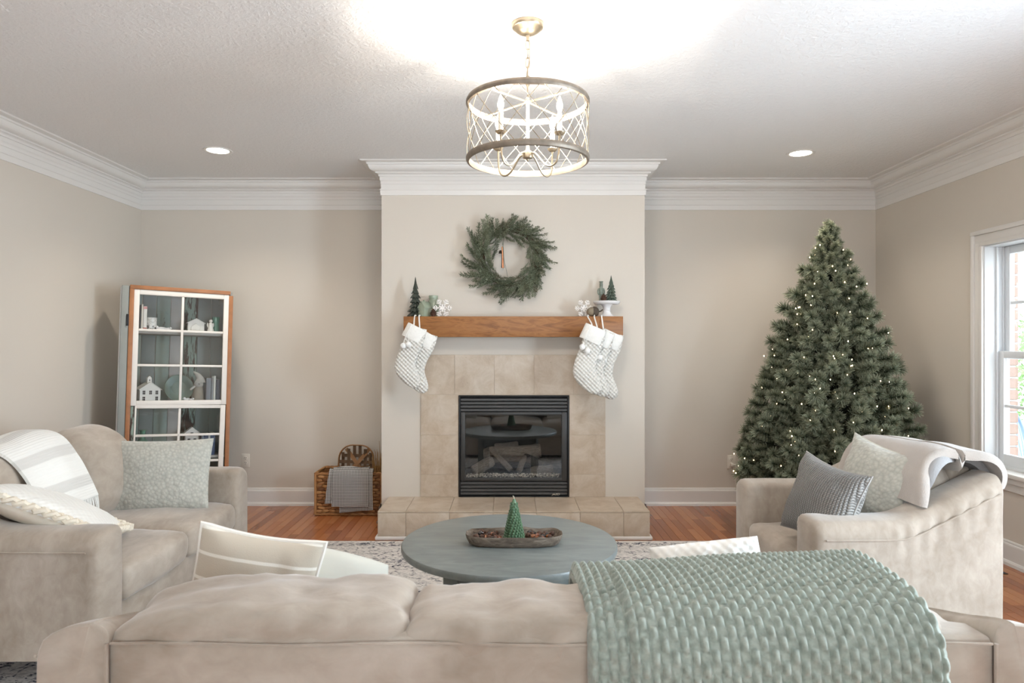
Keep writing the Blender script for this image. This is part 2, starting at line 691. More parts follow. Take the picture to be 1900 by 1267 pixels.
BASE = [(0.0, 0.148), (0.006, 0.147), (0.010, 0.140), (0.010, 0.132), (0.016, 0.128), (0.018, 0.120), (0.018, 0.030), (0.024, 0.028), (0.032, 0.018), (0.034, 0.0)]
moulding('baseboard_left', 0, 1, BASE, M_TRIM)
moulding('baseboard_back', 1, 3, BASE, M_TRIM)
moulding('baseboard_back_right', 4, 6, BASE, M_TRIM)
moulding('baseboard_right', 6, 7, BASE, M_TRIM)

# ------------------------------------------------------------------ floor
floor = struct(MB().box(XL - 0.1, XR + 0.15, YF - 0.1, YB + 0.1, -0.06, -0.004).build('floor', simple('dark_subfloor', rgb(60, 30, 16), 0.8)))
PW = 0.0575
zones = [(-1.75, -0.85, 4.68, 5.785), (0.95, 1.72, 4.68, 5.785), (1.95, 3.105, 3.05, 4.9), (-0.9, 1.0, 4.66, 4.76)]
rest = MB()
plank_cache = {}
rr = random.Random(3)
x = XL
while x < XR:
    y = YF - rr.random()
    while y < YB:
        L = round(rr.uniform(0.35, 1.15), 1)
        y0, y1 = max(y, YF), min(y + L, YB)
        if y1 - y0 > 0.02:
            x1 = min(x + PW, XR)
            vis = any(x1 > a and x < b and y1 > c and y0 < d for a, b, c, d in zones)
            if vis:
                key = (round(y1 - y0, 3), round(x1 - x, 3))
                if key not in plank_cache:
                    h, w = (y1 - y0) / 2 - 0.0006, (x1 - x) / 2 - 0.0005
                    plank_cache[key] = MB().box(-w, w, -h, h, -0.006, 0.0).mesh('plank', M_PLANK, bevel=0.0008, segs=1)
                link('plank', plank_cache[key], floor, ((x + x1) / 2, (y0 + y1) / 2, 0))
            else:
                rest.box(x + 0.0005, x1 - 0.0005, y0 + 0.0006, y1 - 0.0006, -0.006, 0.0)
        y += L
    x += PW
o = rest.build('plank_field', M_PLANK, floor)
o['kind'] = 'stuff'


# ------------------------------------------------------------------ windows of the right wall
def window(idx, y0, y1):
    w = bpy.data.objects.new('window_%d' % idx, None)
    COL.objects.link(w)
    struct(w)
    c = 0.10
    # casing: stepped boards
    mb = MB()
    for a, b, t in ((0.0215, c - 0.0275, 0.012), (-0.004, 0.022, 0.020), (c - 0.028, c, 0.024)):
        mb.box(XR - t, XR + 0.002, y1 + a, y1 + b, WZ0 - 0.0, WZ1 + a + 0.002)
        mb.box(XR - t, XR + 0.002, y0 - b, y0 - a, WZ0 - 0.0, WZ1 + a + 0.002)
        mb.box(XR - t - 0.0012, XR + 0.002, y0 - b - 0.001, y1 + b + 0.001, WZ1 + a, WZ1 + b + 0.001)
    mb.build('window_casing', M_TRIM, w, bevel=0.003)
    MB().box(XR - 0.045, XR + 0.076, y0 - 0.13, y1 + 0.13, WZ0 - 0.024, WZ0 + 0.005).build('window_stool', M_TRIM, w, bevel=0.006)
    MB().box(XR - 0.016, XR + 0.002, y0 - c, y1 + c, WZ0 - 0.11, WZ0 - 0.024).box(XR - 0.026, XR, y0 - c, y1 + c, WZ0 - 0.062, WZ0 - 0.024).build('window_apron', M_TRIM, w, bevel=0.004)
    # jamb liner
    mb = MB()
    for yy in (y0, y1 - 0.012):
        mb.box(XR - 0.004, XO, yy, yy + 0.012, WZ0, WZ1)
    mb.box(XR - 0.004, XO, y0 + 0.012, y1 - 0.012, WZ1 - 0.012, WZ1)
    mb.box(XR + 0.074, XO, y0, y1, WZ0 - 0.004, WZ0 + 0.022)
    for yy in (y0 + 0.012, y1 - 0.027):
        mb.box(XR + 0.065, XR + 0.077, yy, yy + 0.015, WZ0, WZ1)
        mb.box(XR + 0.110, XR + 0.116, yy, yy + 0.015, WZ0, WZ1)
    mb.build('window_jamb', M_VINYL, w, bevel=0.002)
    zm = 1.29
    for nm, xa, za, zb, br, tr in (('lower_sash', XR + 0.078, WZ0 + 0.02, zm + 0.03, 0.075, 0.045), ('upper_sash', XR + 0.117, zm - 0.02, WZ1 - 0.012, 0.045, 0.05)):
        xb = xa + 0.032
        ya, yb = y0 + 0.014, y1 - 0.014
        st = 0.055
        mb = MB()
        mb.box(xa, xb, ya, ya + st, za, zb).box(xa, xb, yb - st, yb, za, zb).box(xa, xb, ya + st, yb - st, za, za + br).box(xa, xb, ya + st, yb - st, zb - tr, zb)
        s = mb.build(nm, M_VINYL, w, bevel=0.004)
        gz0, gz1 = za + br, zb - tr
        MB().box(xa + 0.014, xa + 0.018, ya + st, yb - st, gz0, gz1).build('pane', M_WGLASS, s)
        zmid = (gz0 + gz1) / 2
        MB().box(xa + 0.008, xa + 0.024, ya + st, yb - st, zmid - 0.010, zmid + 0.010).build('muntin', M_VINYL, s, bevel=0.003)
        for k in (1, 2):
            yy = ya + st + (yb - ya - 2 * st) * k / 3
            MB().box(xa + 0.008, xa + 0.024, yy - 0.010, yy + 0.010, gz0, gz1).build('muntin', M_VINYL, s, bevel=0.003)
    MB().box(XR + 0.072, XR + 0.086, y0 + 0.3, y0 + 0.36, zm + 0.03, zm + 0.045).build('sash_lock', M_VINYL, w, bevel=0.003)
    return w


window(1, *WIN[0])
window(2, *WIN[1])
# unseen glazed doors behind the camera, added to let in ambient fill
d1 = bpy.data.objects.new('added_door_1', None)
COL.objects.link(d1)
struct(d1)
n = 4
wd = (DX1 - DX0) / n
for i in range(n):
    a, b = DX0 + i * wd, DX0 + (i + 1) * wd
    mb = MB().box(a, a + 0.09, YF - 0.1, YF - 0.05, 0, DZ1).box(b - 0.09, b, YF - 0.1, YF - 0.05, 0, DZ1).box(a + 0.09, b - 0.09, YF - 0.1, YF - 0.05, 0, 0.2).box(a + 0.09, b - 0.09, YF - 0.1, YF - 0.05, DZ1 - 0.1, DZ1)
    lf = mb.build('door_leaf', M_VINYL, d1, bevel=0.004)
    MB().box(a + 0.09, b - 0.09, YF - 0.077, YF - 0.073, 0.2, DZ1 - 0.1).build('pane', M_WGLASS, lf)

# ------------------------------------------------------------------ hearth and tiled surround
HX0, HX1, HY, HZ = -0.919, 0.981, 4.76, 0.20
hearth = MB().box(HX0 + 0.006, HX1 - 0.006, HY + 0.006, BY, 0, HZ - 0.006).build('hearth', M_GROUT)
tag(hearth, 'low raised fireplace hearth clad in beige travertine tiles', 'hearth')
JX = [HX0, -0.722, -0.418, -0.114, 0.190, 0.494, 0.797, HX1]
g = 0.0010
for a, b in zip(JX, JX[1:]):
    MB().box(-(b - a) / 2 + g, (b - a) / 2 - g, -(BY - HY) / 2, (BY - HY) / 2, -0.010, 0).build('tile', M_TRAV, hearth, bevel=0.0012, segs=1).location = ((a + b) / 2, (BY + HY) / 2, HZ)
    MB().box(-(b - a) / 2 + g, (b - a) / 2 - g, 0, 0.010, 0, HZ - 0.012).build('tile', M_TRAV, hearth, bevel=0.002).location = ((a + b) / 2, HY, 0)
for xx in (HX0, HX1 - 0.010):
    for ya, yb in ((HY + 0.011, HY + 0.30), (HY + 0.30, BY)):
        MB().box(0, 0.010, ya + g, yb - g, 0, HZ - 0.012).build('tile', M_TRAV, hearth, bevel=0.002).location = (xx, 0, 0)
prof = [(HX0 - 0.022, HY - 0.022), (HX1 + 0.022, HY - 0.022)]
mb = MB()
mb.box(HX0 - 0.016, HX1 + 0.016, HY - 0.016, HY, 0, 0.026).box(HX0 - 0.016, HX0, HY, BY, 0, 0.026).box(HX1, HX1 + 0.016, HY, BY, 0, 0.026)
mb.build('shoe_moulding', M_TRIM, hearth, bevel=0.007)

SX0, SX1, SZ1 = -0.675, 0.7325, 1.284
surround = MB().box(SX0 + 0.004, FX0, BY - 0.0085, BY, HZ, SZ1 - 0.004).box(FX1, SX1 - 0.004, BY - 0.0085, BY, HZ, SZ1 - 0.004).box(FX0, FX1, BY - 0.0085, BY, FZ1, SZ1 - 0.004).build('fireplace_surround', M_GROUT)
tag(surround, 'square beige travertine tile surround framing the fireplace', 'tile surround')


def wall_tile(a, b, z0, z1):
    o = MB().box(-(b - a) / 2 + g, (b - a) / 2 - g, 0, 0.011, -(z1 - z0) / 2 + g, (z1 - z0) / 2 - g).build('tile', M_TRAV, surround, bevel=0.0008, segs=1)
    o.location = ((a + b) / 2, BY - 0.011, (z0 + z1) / 2)


ZT = 0.980
for a, b in zip([SX0, -0.417, -0.114, 0.189, 0.490, SX1], [-0.417, -0.114, 0.189, 0.490, SX1]):
    wall_tile(a, b, ZT, SZ1)
for a, b in ((SX0, FX0), (FX1, SX1)):
    for z0, z1 in ((0.672, ZT), (0.372, 0.672), (HZ, 0.372)):
        wall_tile(a, b, z0, z1)
# ------------------------------------------------------------------ fireplace insert
M_DARK = simple('sooty_firebox', rgb(36, 35, 34), 0.8, var=0.25, vscale=6)
M_FGLASS = thin_glass('fireplace_glass', (0.93, 0.94, 0.95, 1), 1.9)
M_CREAM = simple('cream_badge', rgb(226, 214, 196), 0.4, 0.2)
fp = thing('fireplace', 'black gas fireplace insert with glass front and louvred vents', 'fireplace', (0.035, BY, FZ0))
cxf = 0.035


def fpart(name, mb, mat, parent=None, **kw):
    for i in range(len(mb.v)):
        a = mb.v[i]
        mb.v[i] = (a[0] - cxf, a[1] - BY, a[2] - FZ0)
    return mb.build(name, mat, parent or fp, **kw)


e = 0.0015
mb = MB().box(FX0 + e, FX0 + 0.014, BY - 0.018, BY + 0.1, FZ0 + e, FZ1 - e).box(FX1 - 0.014, FX1 - e, BY - 0.018, BY + 0.1, FZ0 + e, FZ1 - e)
mb.box(FX0 + 0.014, FX1 - 0.014, BY - 0.018, BY + 0.1, FZ1 - 0.012, FZ1 - e).box(FX0 + 0.014, FX1 - 0.014, BY - 0.018, BY + 0.1, FZ0 + e, FZ0 + 0.010)
fpart('outer_frame', mb, M_BLACKMETAL, bevel=0.002)
mb = MB()
mb.box(FX0 + 0.01, FX0 + 0.03, BY + 0.03, BY + 0.45, FZ0 + 0.12, FZ1 - 0.12).box(FX1 - 0.03, FX1 - 0.01, BY + 0.03, BY + 0.45, FZ0 + 0.12, FZ1 - 0.12)
mb.box(FX0 + 0.01, FX1 - 0.01, BY + 0.43, BY + 0.45, FZ0 + 0.1, FZ1 - 0.1).box(FX0 + 0.01, FX1 - 0.01, BY + 0.02, BY + 0.45, FZ0 + 0.10, FZ0 + 0.14).box(FX0 + 0.01, FX1 - 0.01, BY + 0.02, BY + 0.45, FZ1 - 0.15, FZ1 - 0.115)
mb.box(FX0 + 0.014, FX1 - 0.014, BY + 0.03, BY + 0.035, FZ1 - 0.12, FZ1 - 0.012).box(FX0 + 0.014, FX1 - 0.014, BY + 0.03, BY + 0.035, FZ0 + 0.01, FZ0 + 0.12)
fpart('firebox', mb, M_DARK)
# louvre blades: a folded strip each
for z in [0.9525 - 0.0262 * i for i in range(4)] + [0.3155 - 0.0262 * i for i in range(4)]:
    prof = [(BY + 0.018, z), (BY - 0.004, z - 0.001), (BY - 0.010, z - 0.006), (BY - 0.010, z - 0.019), (BY - 0.004, z - 0.0225), (BY - 0.002, z - 0.0215), (BY - 0.007, z - 0.018), (BY - 0.007, z - 0.007), (BY - 0.002, z - 0.004), (BY + 0.018, z - 0.003)]
    fpart('louvre', MB().prism(prof, FX0 + 0.016, FX1 - 0.016, 'yz'), M_GREYMETAL)
mb = MB()
ax0, ax1, az0, az1 = -0.370, 0.440, 0.321, 0.846
gx0, gx1, gz0, gz1 = -0.337, 0.399, 0.346, 0.822
mb.box(ax0, gx0, BY - 0.012, BY + 0.01, az0, az1).box(gx1, ax1, BY - 0.012, BY + 0.01, az0, az1).box(gx0, gx1, BY - 0.012, BY + 0.01, az0, gz0).box(gx0, gx1, BY - 0.012, BY + 0.01, gz1, az1)
door = fpart('glass_door', mb, simple('charcoal_door_frame', rgb(62, 61, 60), 0.4, 0.3), bevel=0.003)
fpart('pane', MB().box(gx0, gx1, BY + 0.001, BY + 0.005, gz0, gz1), M_FGLASS, door)
tx = bpy.data.curves.new('maker_badge', 'FONT')
tx.body = 'JAZO'
tx.size = 0.026
tx.extrude = 0.0012
tx.shear = 0.35
tx.space_character = 0.86
tx.materials.append(M_CREAM)
tmp = link('maker_badge', tx)
bme = bpy.data.meshes.new_from_object(tmp.evaluated_get(bpy.context.evaluated_depsgraph_get()))
bpy.data.objects.remove(tmp)
b = link('maker_badge', bme, fp, (0.325 - cxf, -0.0125, 0.2145 - FZ0), (PI / 2, 0, 0), (1, 0.72, 1))
b['label'] = 'small cream maker badge in slanted letters'


def m_log():
    t = NT('ceramic_log_bark')
    v = t.coords((3, 34, 34), kind='Generated', rnd=4)
    a = t.noise(v, 1.6, 6, 0.65, 0.6)
    t.base(t.ramp(a, [(0.25, rgb(74, 66, 60)), (0.45, rgb(146, 130, 116)), (0.65, rgb(198, 182, 164)), (0.85, rgb(222, 210, 194))]))
    t.p(rough=0.9)
    t.bump(a, 0.9, 0.02)
    return t.m


M_LOG = m_log()
M_CHAR = simple('charred_log_bark', rgb(58, 53, 50), 0.95, var=0.55, vscale=60, bump=0.9, bscale=70)


def log(label, a, b, r, mat=M_LOG, seed=0):
    a, b = Vector(a), Vector(b)
    L = (b - a).length
    n = 14
    mb = MB()

    def fn(u, v):
        t = u * 2 * PI
        k = 1 + 0.16 * nz(math.cos(t) * 2 + seed, math.sin(t) * 2, v * L * 9) + 0.10 * nz(math.cos(t) * 7, math.sin(t) * 7 + seed, v * L * 5)
        rr_ = r * k * (0.82 if v in (0.0, 1.0) else 1.0)
        return ((v - 0.5) * L, rr_ * math.cos(t), rr_ * math.sin(t) + 0.10 * r * math.sin(v * 5 + seed))
    mb.grid(fn, 20, n, cu=True)
    for v in (0.0, 1.0):
        o = len(mb.v)
        mb.add([fn(i / 20, v) for i in range(20)], [tuple(range(20))])
    o = mb.build('ceramic_log', mat, smooth=True, angle=60)
    q = (b - a).to_track_quat('X', 'Z')
    o.rotation_mode = 'QUATERNION'
    o.rotation_quaternion = q
    o.location = (a + b) / 2
    return tag(o, label, 'log', 'ceramic fire logs')


log('thick long pale log lying across the back of the firebox', (-0.205, 5.55, 0.455), (0.255, 5.52, 0.505), 0.062, seed=1)
log('short pale log resting on top behind the thick back log', (-0.12, 5.60, 0.515), (0.075, 5.60, 0.535), 0.034, seed=2)
log('thin slanting pale log leaning over the thick log in the middle', (-0.150, 5.47, 0.532), (0.012, 5.36, 0.375), 0.022, seed=3)
log('rounded grey log lying at the left front of the firebox', (-0.285, 5.36, 0.365), (-0.135, 5.44, 0.435), 0.045, seed=4)
log('thin short pale log propped upright right of the middle', (0.075, 5.36, 0.365), (0.125, 5.45, 0.470), 0.023, seed=5)
log('dark charred log sloping down at the right of the firebox', (0.115, 5.47, 0.462), (0.265, 5.42, 0.395), 0.036, M_CHAR, seed=6)
log('low flat grey log at the right front of the firebox', (0.170, 5.37, 0.362), (0.345, 5.39, 0.385), 0.032, seed=7)
mb = MB()
rr = random.Random(5)
for i in range(900):
    x = rr.uniform(gx0 + 0.01, gx1 - 0.01)
    y = BY + 0.03 + abs(rr.gauss(0, 0.05))
    z = 0.343 + max(0, 0.024 - abs(y - BY - 0.06) * 0.3) * rr.random()
    q = MB().ball((0, 0, 0), rr.uniform(0.004, 0.008), 5, 3, (1, rr.uniform(0.7, 1.2), rr.uniform(0.6, 1)))
    mb.add([Vector(p) + Vector((x, min(y, BY + 0.2), z)) for p in q.v], q.f)
t = NT('ember_gravel')
t.base(t.ramp(t.n('ShaderNodeNewGeometry').outputs['Random Per Island'], [(0, rgb(86, 80, 76)), (0.35, rgb(176, 164, 148)), (0.7, rgb(222, 210, 192)), (1, rgb(130, 118, 108))]))
t.p(rough=0.9)
tag(mb.build('ember_gravel', t.m), 'pale pebble gravel along the front of the firebox', 'gravel', kind='stuff')

# ------------------------------------------------------------------ mantel
mantel = MB().box(-0.775, 0.834, 5.0, BY, 1.417, 1.568).build('mantel_shelf', M_MANTEL, bevel=0.003)
tag(mantel, 'thick stained wooden mantel beam above the fireplace', 'mantel')
MZ = 1.568

# ------------------------------------------------------------------ stockings
M_STOCK = m_knit('ivory_knit', rgb(236, 232, 224), rgb(214, 209, 200), 210, 210, 0.9, 0.012)
M_CUFF = simple('ivory_ribbed_cuff', rgb(234, 231, 225), 0.9, var=0.04, vscale=60, bump=0.35, bscale=160, sheen=0.3)
M_POM = simple('white_pompom_wool', rgb(240, 238, 234), 0.95, bump=0.8, bscale=200, sheen=0.5)
K = 1 / 256.0
SP = [(8.3, 22.5), (2.7, 45), (-6.0, 65), (-12.5, 84), (-13.5, 97), (-6.5, 110), (1.5, 121), (6.5, 128.5), (8.6, 132)]      # relative to the hook
SW = [18, 18, 17, 18.5, 19.5, 17, 13.5, 9, 4]


def stocking(label, hx, y, rot=0.0, sc=1.0, seed=0, poms=((-15.6, 56), (-5.8, 54)), loop=14.8, off=(0, 0)):
    t = thing('stocking', label, 'stocking', (hx, y, MZ + 0.004), group='knitted stockings on the mantel')
    c, s = math.cos(rot), math.sin(rot)

    def P(px, py):
        X, Z = (px * sc + off[0]) * K, -(py * sc + off[1]) * K
        return Vector((c * X - s * Z, 0, s * X + c * Z))
    path = smoothpath([P(*p) for p in SP], 4)
    n = len(path)
    ws = smoothpath([(w, 0, 0) for w in SW], 4)
    R = [w[0] * K * sc for w in ws]
    mb = MB()
    vs, fs = [], []
    k = 18
    for i, p in enumerate(path):
        d = (path[min(i + 1, n - 1)] - path[max(i - 1, 0)]).normalized()
        bn = Vector((d.z, 0, -d.x))
        th = 0.024 + 0.004 * math.sin(i * 0.4 + seed)
        if i > n - 5:
            th *= (n - i) / 5
        for q in range(k):
            a = 2 * PI * q / k
            ca, sa = math.cos(a), math.sin(a)
            vs.append(p + bn * (R[i] * math.copysign(abs(ca) ** 0.8, ca)) + Vector((0, th * sa, 0)))
    for i in range(n - 1):
        for q in range(k):
            l = (q + 1) % k
            fs.append((i * k + q, i * k + l, (i + 1) * k + l, (i + 1) * k + q))
    fs.append(tuple((n - 1) * k + q for q in range(k)))
    mb.add(vs, fs)
    mb.build('knitted_leg', M_STOCK, t, smooth=True, angle=80)
    # folded cuff
    a0, a1 = P(*SP[0]), P(SP[0][0] - 0.45 * 25, SP[0][1] + 0.89 * 25)
    d = (a1 - a0).normalized()
    bn = Vector((d.z, 0, -d.x))
    w = 19.2 * K * sc
    mb = MB()
    prof = [(-0.02, 0.86, 0.020), (-0.05, 0.97, 0.030), (0.06, 1.0, 0.033), (0.5, 1.0, 0.034), (0.94, 1.01, 0.035), (1.0, 1.0, 0.032), (0.98, 0.92, 0.026)]
    vs, fs = [], []
    for (u, kw, th) in prof:
        p = a0.lerp(a1, u) if 0 <= u <= 1 else a0 + (a1 - a0) * u
        for q in range(k):
            a = 2 * PI * q / k
            ca, sa = math.cos(a), math.sin(a)
            vs.append(p + bn * (w * kw * math.copysign(abs(ca) ** 0.7, ca)) + Vector((0, th * sa, 0)))
    for i in range(len(prof) - 1):
        for q in range(k):
            l = (q + 1) % k
            fs.append((i * k + q, i * k + l, (i + 1) * k + l, (i + 1) * k + q))
    mb.add(vs, fs)
    mb.build('cuff', M_CUFF, t, smooth=True, angle=60)
    # ribbon loop over the edge of the mantel
    top = P(0, loop)
    top.y = 0.0
    top.x = 0.003
    mb = MB()
    mb.tube(smoothpath([(0.006, 5.03 - y, 0.002), (0.003, 5.0 - y - 0.002, 0.003), (0.0, -0.002 + 4.995 - y, -0.01), top + Vector((0.006, 0.0, 0.0)), top + Vector((0.006, 0.004, -0.03))], 4), 0.0055, 6, flat=(0.35, 1.0), up=(0, 1, 0.01))
    mb.build('hanging_loop', M_CUFF, t, smooth=True)
    for (px, py) in poms:
        e_ = P(px, py)
        e_.y = -0.050
        s_ = P(-2, 19)
        s_.y = -0.030
        cord = MB().tube(smoothpath([s_, P(-6 if px > -8 else -9, 34) + Vector((0, -0.046, 0)), e_ + Vector((0, 0.0, 0.015))], 5), 0.0022, 5).build('cord', M_CUFF, t, smooth=True)
        MB().ball(e_, 0.021, 14, 9, fn=lambda q: q * (1 + 0.10 * nz(q.x * 240, q.y * 240, q.z * 240))).build('pompom', M_POM, cord, smooth=True, angle=80)
    return t


stocking('ivory knitted stocking hanging in front at the left end of the mantel', -0.693, 4.900, 0.0, 1.0, 0)
stocking('ivory knitted stocking half hidden, rear one at the left end of the mantel', -0.660, 4.964, -0.06, 1.0, 1, poms=((-8, 52),), loop=14, off=(12, 10))
stocking('ivory knitted stocking with two pompoms, foremost at the right end of the mantel', 0.575, 4.840, 0.04, 1.08, 2, poms=((-17, 53), (-9, 60)))
stocking('ivory knitted stocking squeezed between two others at the right end of the mantel', 0.622, 4.902, 0.03, 1.08, 3, poms=((-2, 66),), loop=15, off=(5, 6))
stocking('ivory knitted stocking rearmost and furthest right on the mantel', 0.676, 4.964, 0.02, 1.10, 4, poms=((-10, 66),), loop=16, off=(11, 9))

# ------------------------------------------------------------------ mantel ornaments
M_TREEA = simple('dark_bronze_green_resin', rgb(58, 64, 56), 0.45, 0.2, var=0.25, vscale=30)
M_TREEB = simple('weathered_green_resin', rgb(84, 96, 84), 0.5, 0.15, var=0.3, vscale=40)
M_SAGEC = simple('sage_glazed_ceramic', rgb(150, 160, 140), 0.25, coat=0.4, var=0.06, vscale=12)
M_CONE = simple('pine_cone_brown', rgb(84, 58, 44), 0.8, var=0.3, vscale=80)
M_WHITE = simple('white_painted_wood', rgb(236, 230, 224), 0.55)
M_PORC = simple('white_porcelain', rgb(232, 230, 230), 0.18, coat=0.4)


def tier_tree(name, label, loc, h, r, mat, tiers=7, leaves=9, seed=0):
    t = thing(name, label, 'tree figurine', loc)
    rr = random.Random(seed)
    MB().lathe([(r * 0.5, 0), (r * 0.4, 0.01), (r * 0.16, h * 0.5), (0.002, h * 0.95)], 8).build('trunk', mat, t, smooth=True)
    for i in range(tiers):
        f = i / tiers
        z0 = h * (0.02 + 0.80 * f)
        rb = r * (1 - f) ** 0.85 + r * 0.18
        top = z0 + h * (0.30 if i == tiers - 1 else 0.24)
        if i == tiers - 1:
            top = h
        mb = MB()
        off = rr.random()
        L = leaves - (i // 3)
        for k in range(L):
            a = 2 * PI * (k + off) / L
            aw = PI / L * 1.15
            rbk = rb * rr.uniform(0.88, 1.08)
            rows = [(0.06, top, 0.35), (0.45, z0 + (top - z0) * 0.42, 0.9), (0.8, z0 + (top - z0) * 0.12, 1.0), (1.0, z0 - 0.004, 0.12)]
            vs = []
            for (q, z, wd) in rows:
                for sgn in (-1, 0, 1):
                    rad = rbk * q * (1.0 if sgn == 0 else 0.90)
                    zz = z + (0.003 if sgn == 0 else -0.002)
                    vs.append((rad * math.cos(a + sgn * aw * wd), rad * math.sin(a + sgn * aw * wd), zz))
            fs = []
            for u in range(3):
                for w_ in range(2):
                    fs.append((u * 3 + w_, u * 3 + w_ + 1, (u + 1) * 3 + w_ + 1, (u + 1) * 3 + w_))
            # underside
            vs += [(0, 0, z0 + (top - z0) * 0.35)]
            for u in range(3):
                fs.append((u * 3, (u + 1) * 3, 12))
                fs.append((u * 3 + 2, (u + 1) * 3 + 2, 12))
            fs.append((9, 10, 11, 12))
            mb.add(vs, fs)
        mb.build('leaf_tier', mat, t, smooth=True, angle=30)
    return t


tier_tree('tree_figurine', 'tall dark tiered fir tree figurine at the left end of the mantel', (-0.700, 5.09, MZ), 0.296, 0.056, M_TREEA, 7, 9, 1)
# house shaped canister
hs = thing('ceramic_house', 'sage green ceramic house canister beside the tall dark tree', 'ceramic house', (-0.628, 5.07, MZ), math.radians(-32))
prof = [(-0.030, 0), (0.030, 0), (0.030, 0.068), (0, 0.108), (-0.030, 0.068)]
MB().prism(prof, -0.040, 0.045, 'xz').build('body', M_SAGEC, hs, bevel=0.003)
mb = MB().prism([(0.0, 0.114), (0.034, 0.068), (0.036, 0.062), (0.0, 0.109), (-0.036, 0.062), (-0.034, 0.068)], -0.044, 0.049, 'xz')
mb.build('roof', M_SAGEC, hs, bevel=0.001)
MB().box(-0.018, -0.006, 0.0, 0.012, 0.09, 0.124).build('chimney', M_SAGEC, hs, bevel=0.001)
vs = thing('vase', 'round shouldered sage green vase behind the ceramic house', 'vase', (-0.572, 5.145, MZ))
MB().lathe([(0.026, 0), (0.036, 0.02), (0.042, 0.07), (0.041, 0.10), (0.034, 0.127), (0.031, 0.134), (0.034, 0.140), (0.0355, 0.158), (0.034, 0.162), (0.029, 0.161), (0.026, 0.14), (0.03, 0.10), (0.02, 0.02), (0, 0.015)], 28).build('body', M_SAGEC, vs, smooth=True, angle=50)
MB().tube([(0.035 * math.cos(2 * PI * i / 28), 0.035 * math.sin(2 * PI * i / 28), 0.141) for i in range(28)], 0.0022, 6, closed=True).build('neck_ring', M_SAGEC, vs, smooth=True)


def pinecone(label, loc, h, r, mat=M_CONE):
    t = thing('pine_cone', label, 'pine cone', loc)
    MB().lathe([(0.0, 0), (r * 0.6, h * 0.05), (r * 0.75, h * 0.3), (r * 0.5, h * 0.7), (0, h * 0.98)], 10).build('core', mat, t, smooth=True)
    mb = MB()
    rows = 8
    for i in range(rows):
        f = i / (rows - 1)
        z = h * (0.06 + 0.88 * f)
        R = r * math.sin(PI * (0.22 + 0.72 * f)) ** 0.8
        m = max(5, int(11 * R / r))
        for k in range(m):
            a = 2 * PI * (k + 0.5 * (i % 2)) / m
            w = PI / m * 0.85
            tip = 0.004
            mb.add([(R * 0.4 * math.cos(a), R * 0.4 * math.sin(a), z), (R * 0.9 * math.cos(a - w), R * 0.9 * math.sin(a - w), z + tip * 0.3),
                    (R * 1.05 * math.cos(a), R * 1.05 * math.sin(a), z + tip), (R * 0.9 * math.cos(a + w), R * 0.9 * math.sin(a + w), z + tip * 0.3), (R * 0.8 * math.cos(a), R * 0.8 * math.sin(a), z - 0.003)],
                   [(0, 1, 2, 3), (1, 4, 2), (4, 3, 2), (0, 4, 1), (0, 3, 4)])
    mb.build('scales', mat, t)
    return t


pinecone('brown pine cone between the green vase and the left snowflake', (-0.560, 5.035, MZ), 0.058, 0.026)


def snowflake(label, loc, r, rotz=0.0):
    mb = MB()
    th = 0.007

    def bar(p, q, w):
        p, q = Vector((p[0], p[1])), Vector((q[0], q[1]))
        d = (q - p).normalized()
        nn = Vector((-d.y, d.x)) * w
        mb.prism([tuple(p + nn), tuple(q + nn), tuple(q + d * w * 0.6), tuple(q - nn), tuple(p - nn)], -th, th, 'xz')
    hexa = [(0.40 * r * math.cos(PI / 6 + PI / 3 * k), 0.40 * r * math.sin(PI / 6 + PI / 3 * k)) for k in range(6)]
    mb.prism(hexa, -th, th, 'xz')
    for k in range(6):
        a = PI / 3 * k
        ca, sa = math.cos(a), math.sin(a)
        bar((0.2 * r * ca, 0.2 * r * sa), (r * 0.94 * ca, r * 0.94 * sa), 0.062 * r)
        for rad, ln in ((0.50, 0.34), (0.72, 0.24)):
            for sg in (-1, 1):
                b2 = a + sg * PI / 3.6
                bar((rad * r * ca, rad * r * sa), (rad * r * ca + ln * r * math.cos(b2), rad * r * sa + ln * r * math.sin(b2)), 0.052 * r)
    o = mb.build('snowflake_ornament', M_WHITE, bevel=0.001, segs=1)
    o.location = (loc[0], loc[1], loc[2] + r * 0.885)
    o.rotation_euler = (0, 0, rotz)
    return tag(o, label, 'snowflake')


snowflake('white wooden snowflake at the left, in front of the pine cone', (-0.494, 5.045, MZ), 0.072)
snowflake('white wooden snowflake at the right, behind the acorn', (0.554, 5.07, MZ), 0.070)
ac = thing('acorn_ornament', 'large brown acorn lying in front of the white cake stand', 'acorn', (0.620, 5.035, MZ + 0.036), group=None)
Mx = Matrix.Rotation(PI / 2, 4, 'Y') @ Matrix.Rotation(0.0, 4, 'Z')
MB().lathe([(0, -0.052), (0.012, -0.049), (0.026, -0.036), (0.034, -0.018), (0.036, 0.0), (0.034, 0.012)], 20).xf(Mx).build('nut', simple('olive_tan_nut', rgb(138, 126, 106), 0.5, var=0.12, vscale=20), ac, smooth=True)
MB().lathe([(0.033, 0.000), (0.0375, -0.003), (0.0385, 0.008), (0.036, 0.022), (0.024, 0.036), (0.008, 0.042), (0, 0.043)], 20).xf(Mx).build('cap', simple('dark_acorn_cap', rgb(82, 70, 58), 0.7, var=0.3, vscale=120, bump=0.8, bscale=220), ac, smooth=True)
MB().tube(smoothpath([(0.040, 0, 0), (0.055, -0.004, 0.004), (0.068, -0.004, 0.016)], 4), 0.005, 7).build('stem', simple('dark_stem', rgb(74, 60, 48), 0.8), ac, smooth=True)
cs = thing('cake_stand', 'white porcelain cake stand at the right end of the mantel', 'cake stand', (0.726, 5.09, MZ))
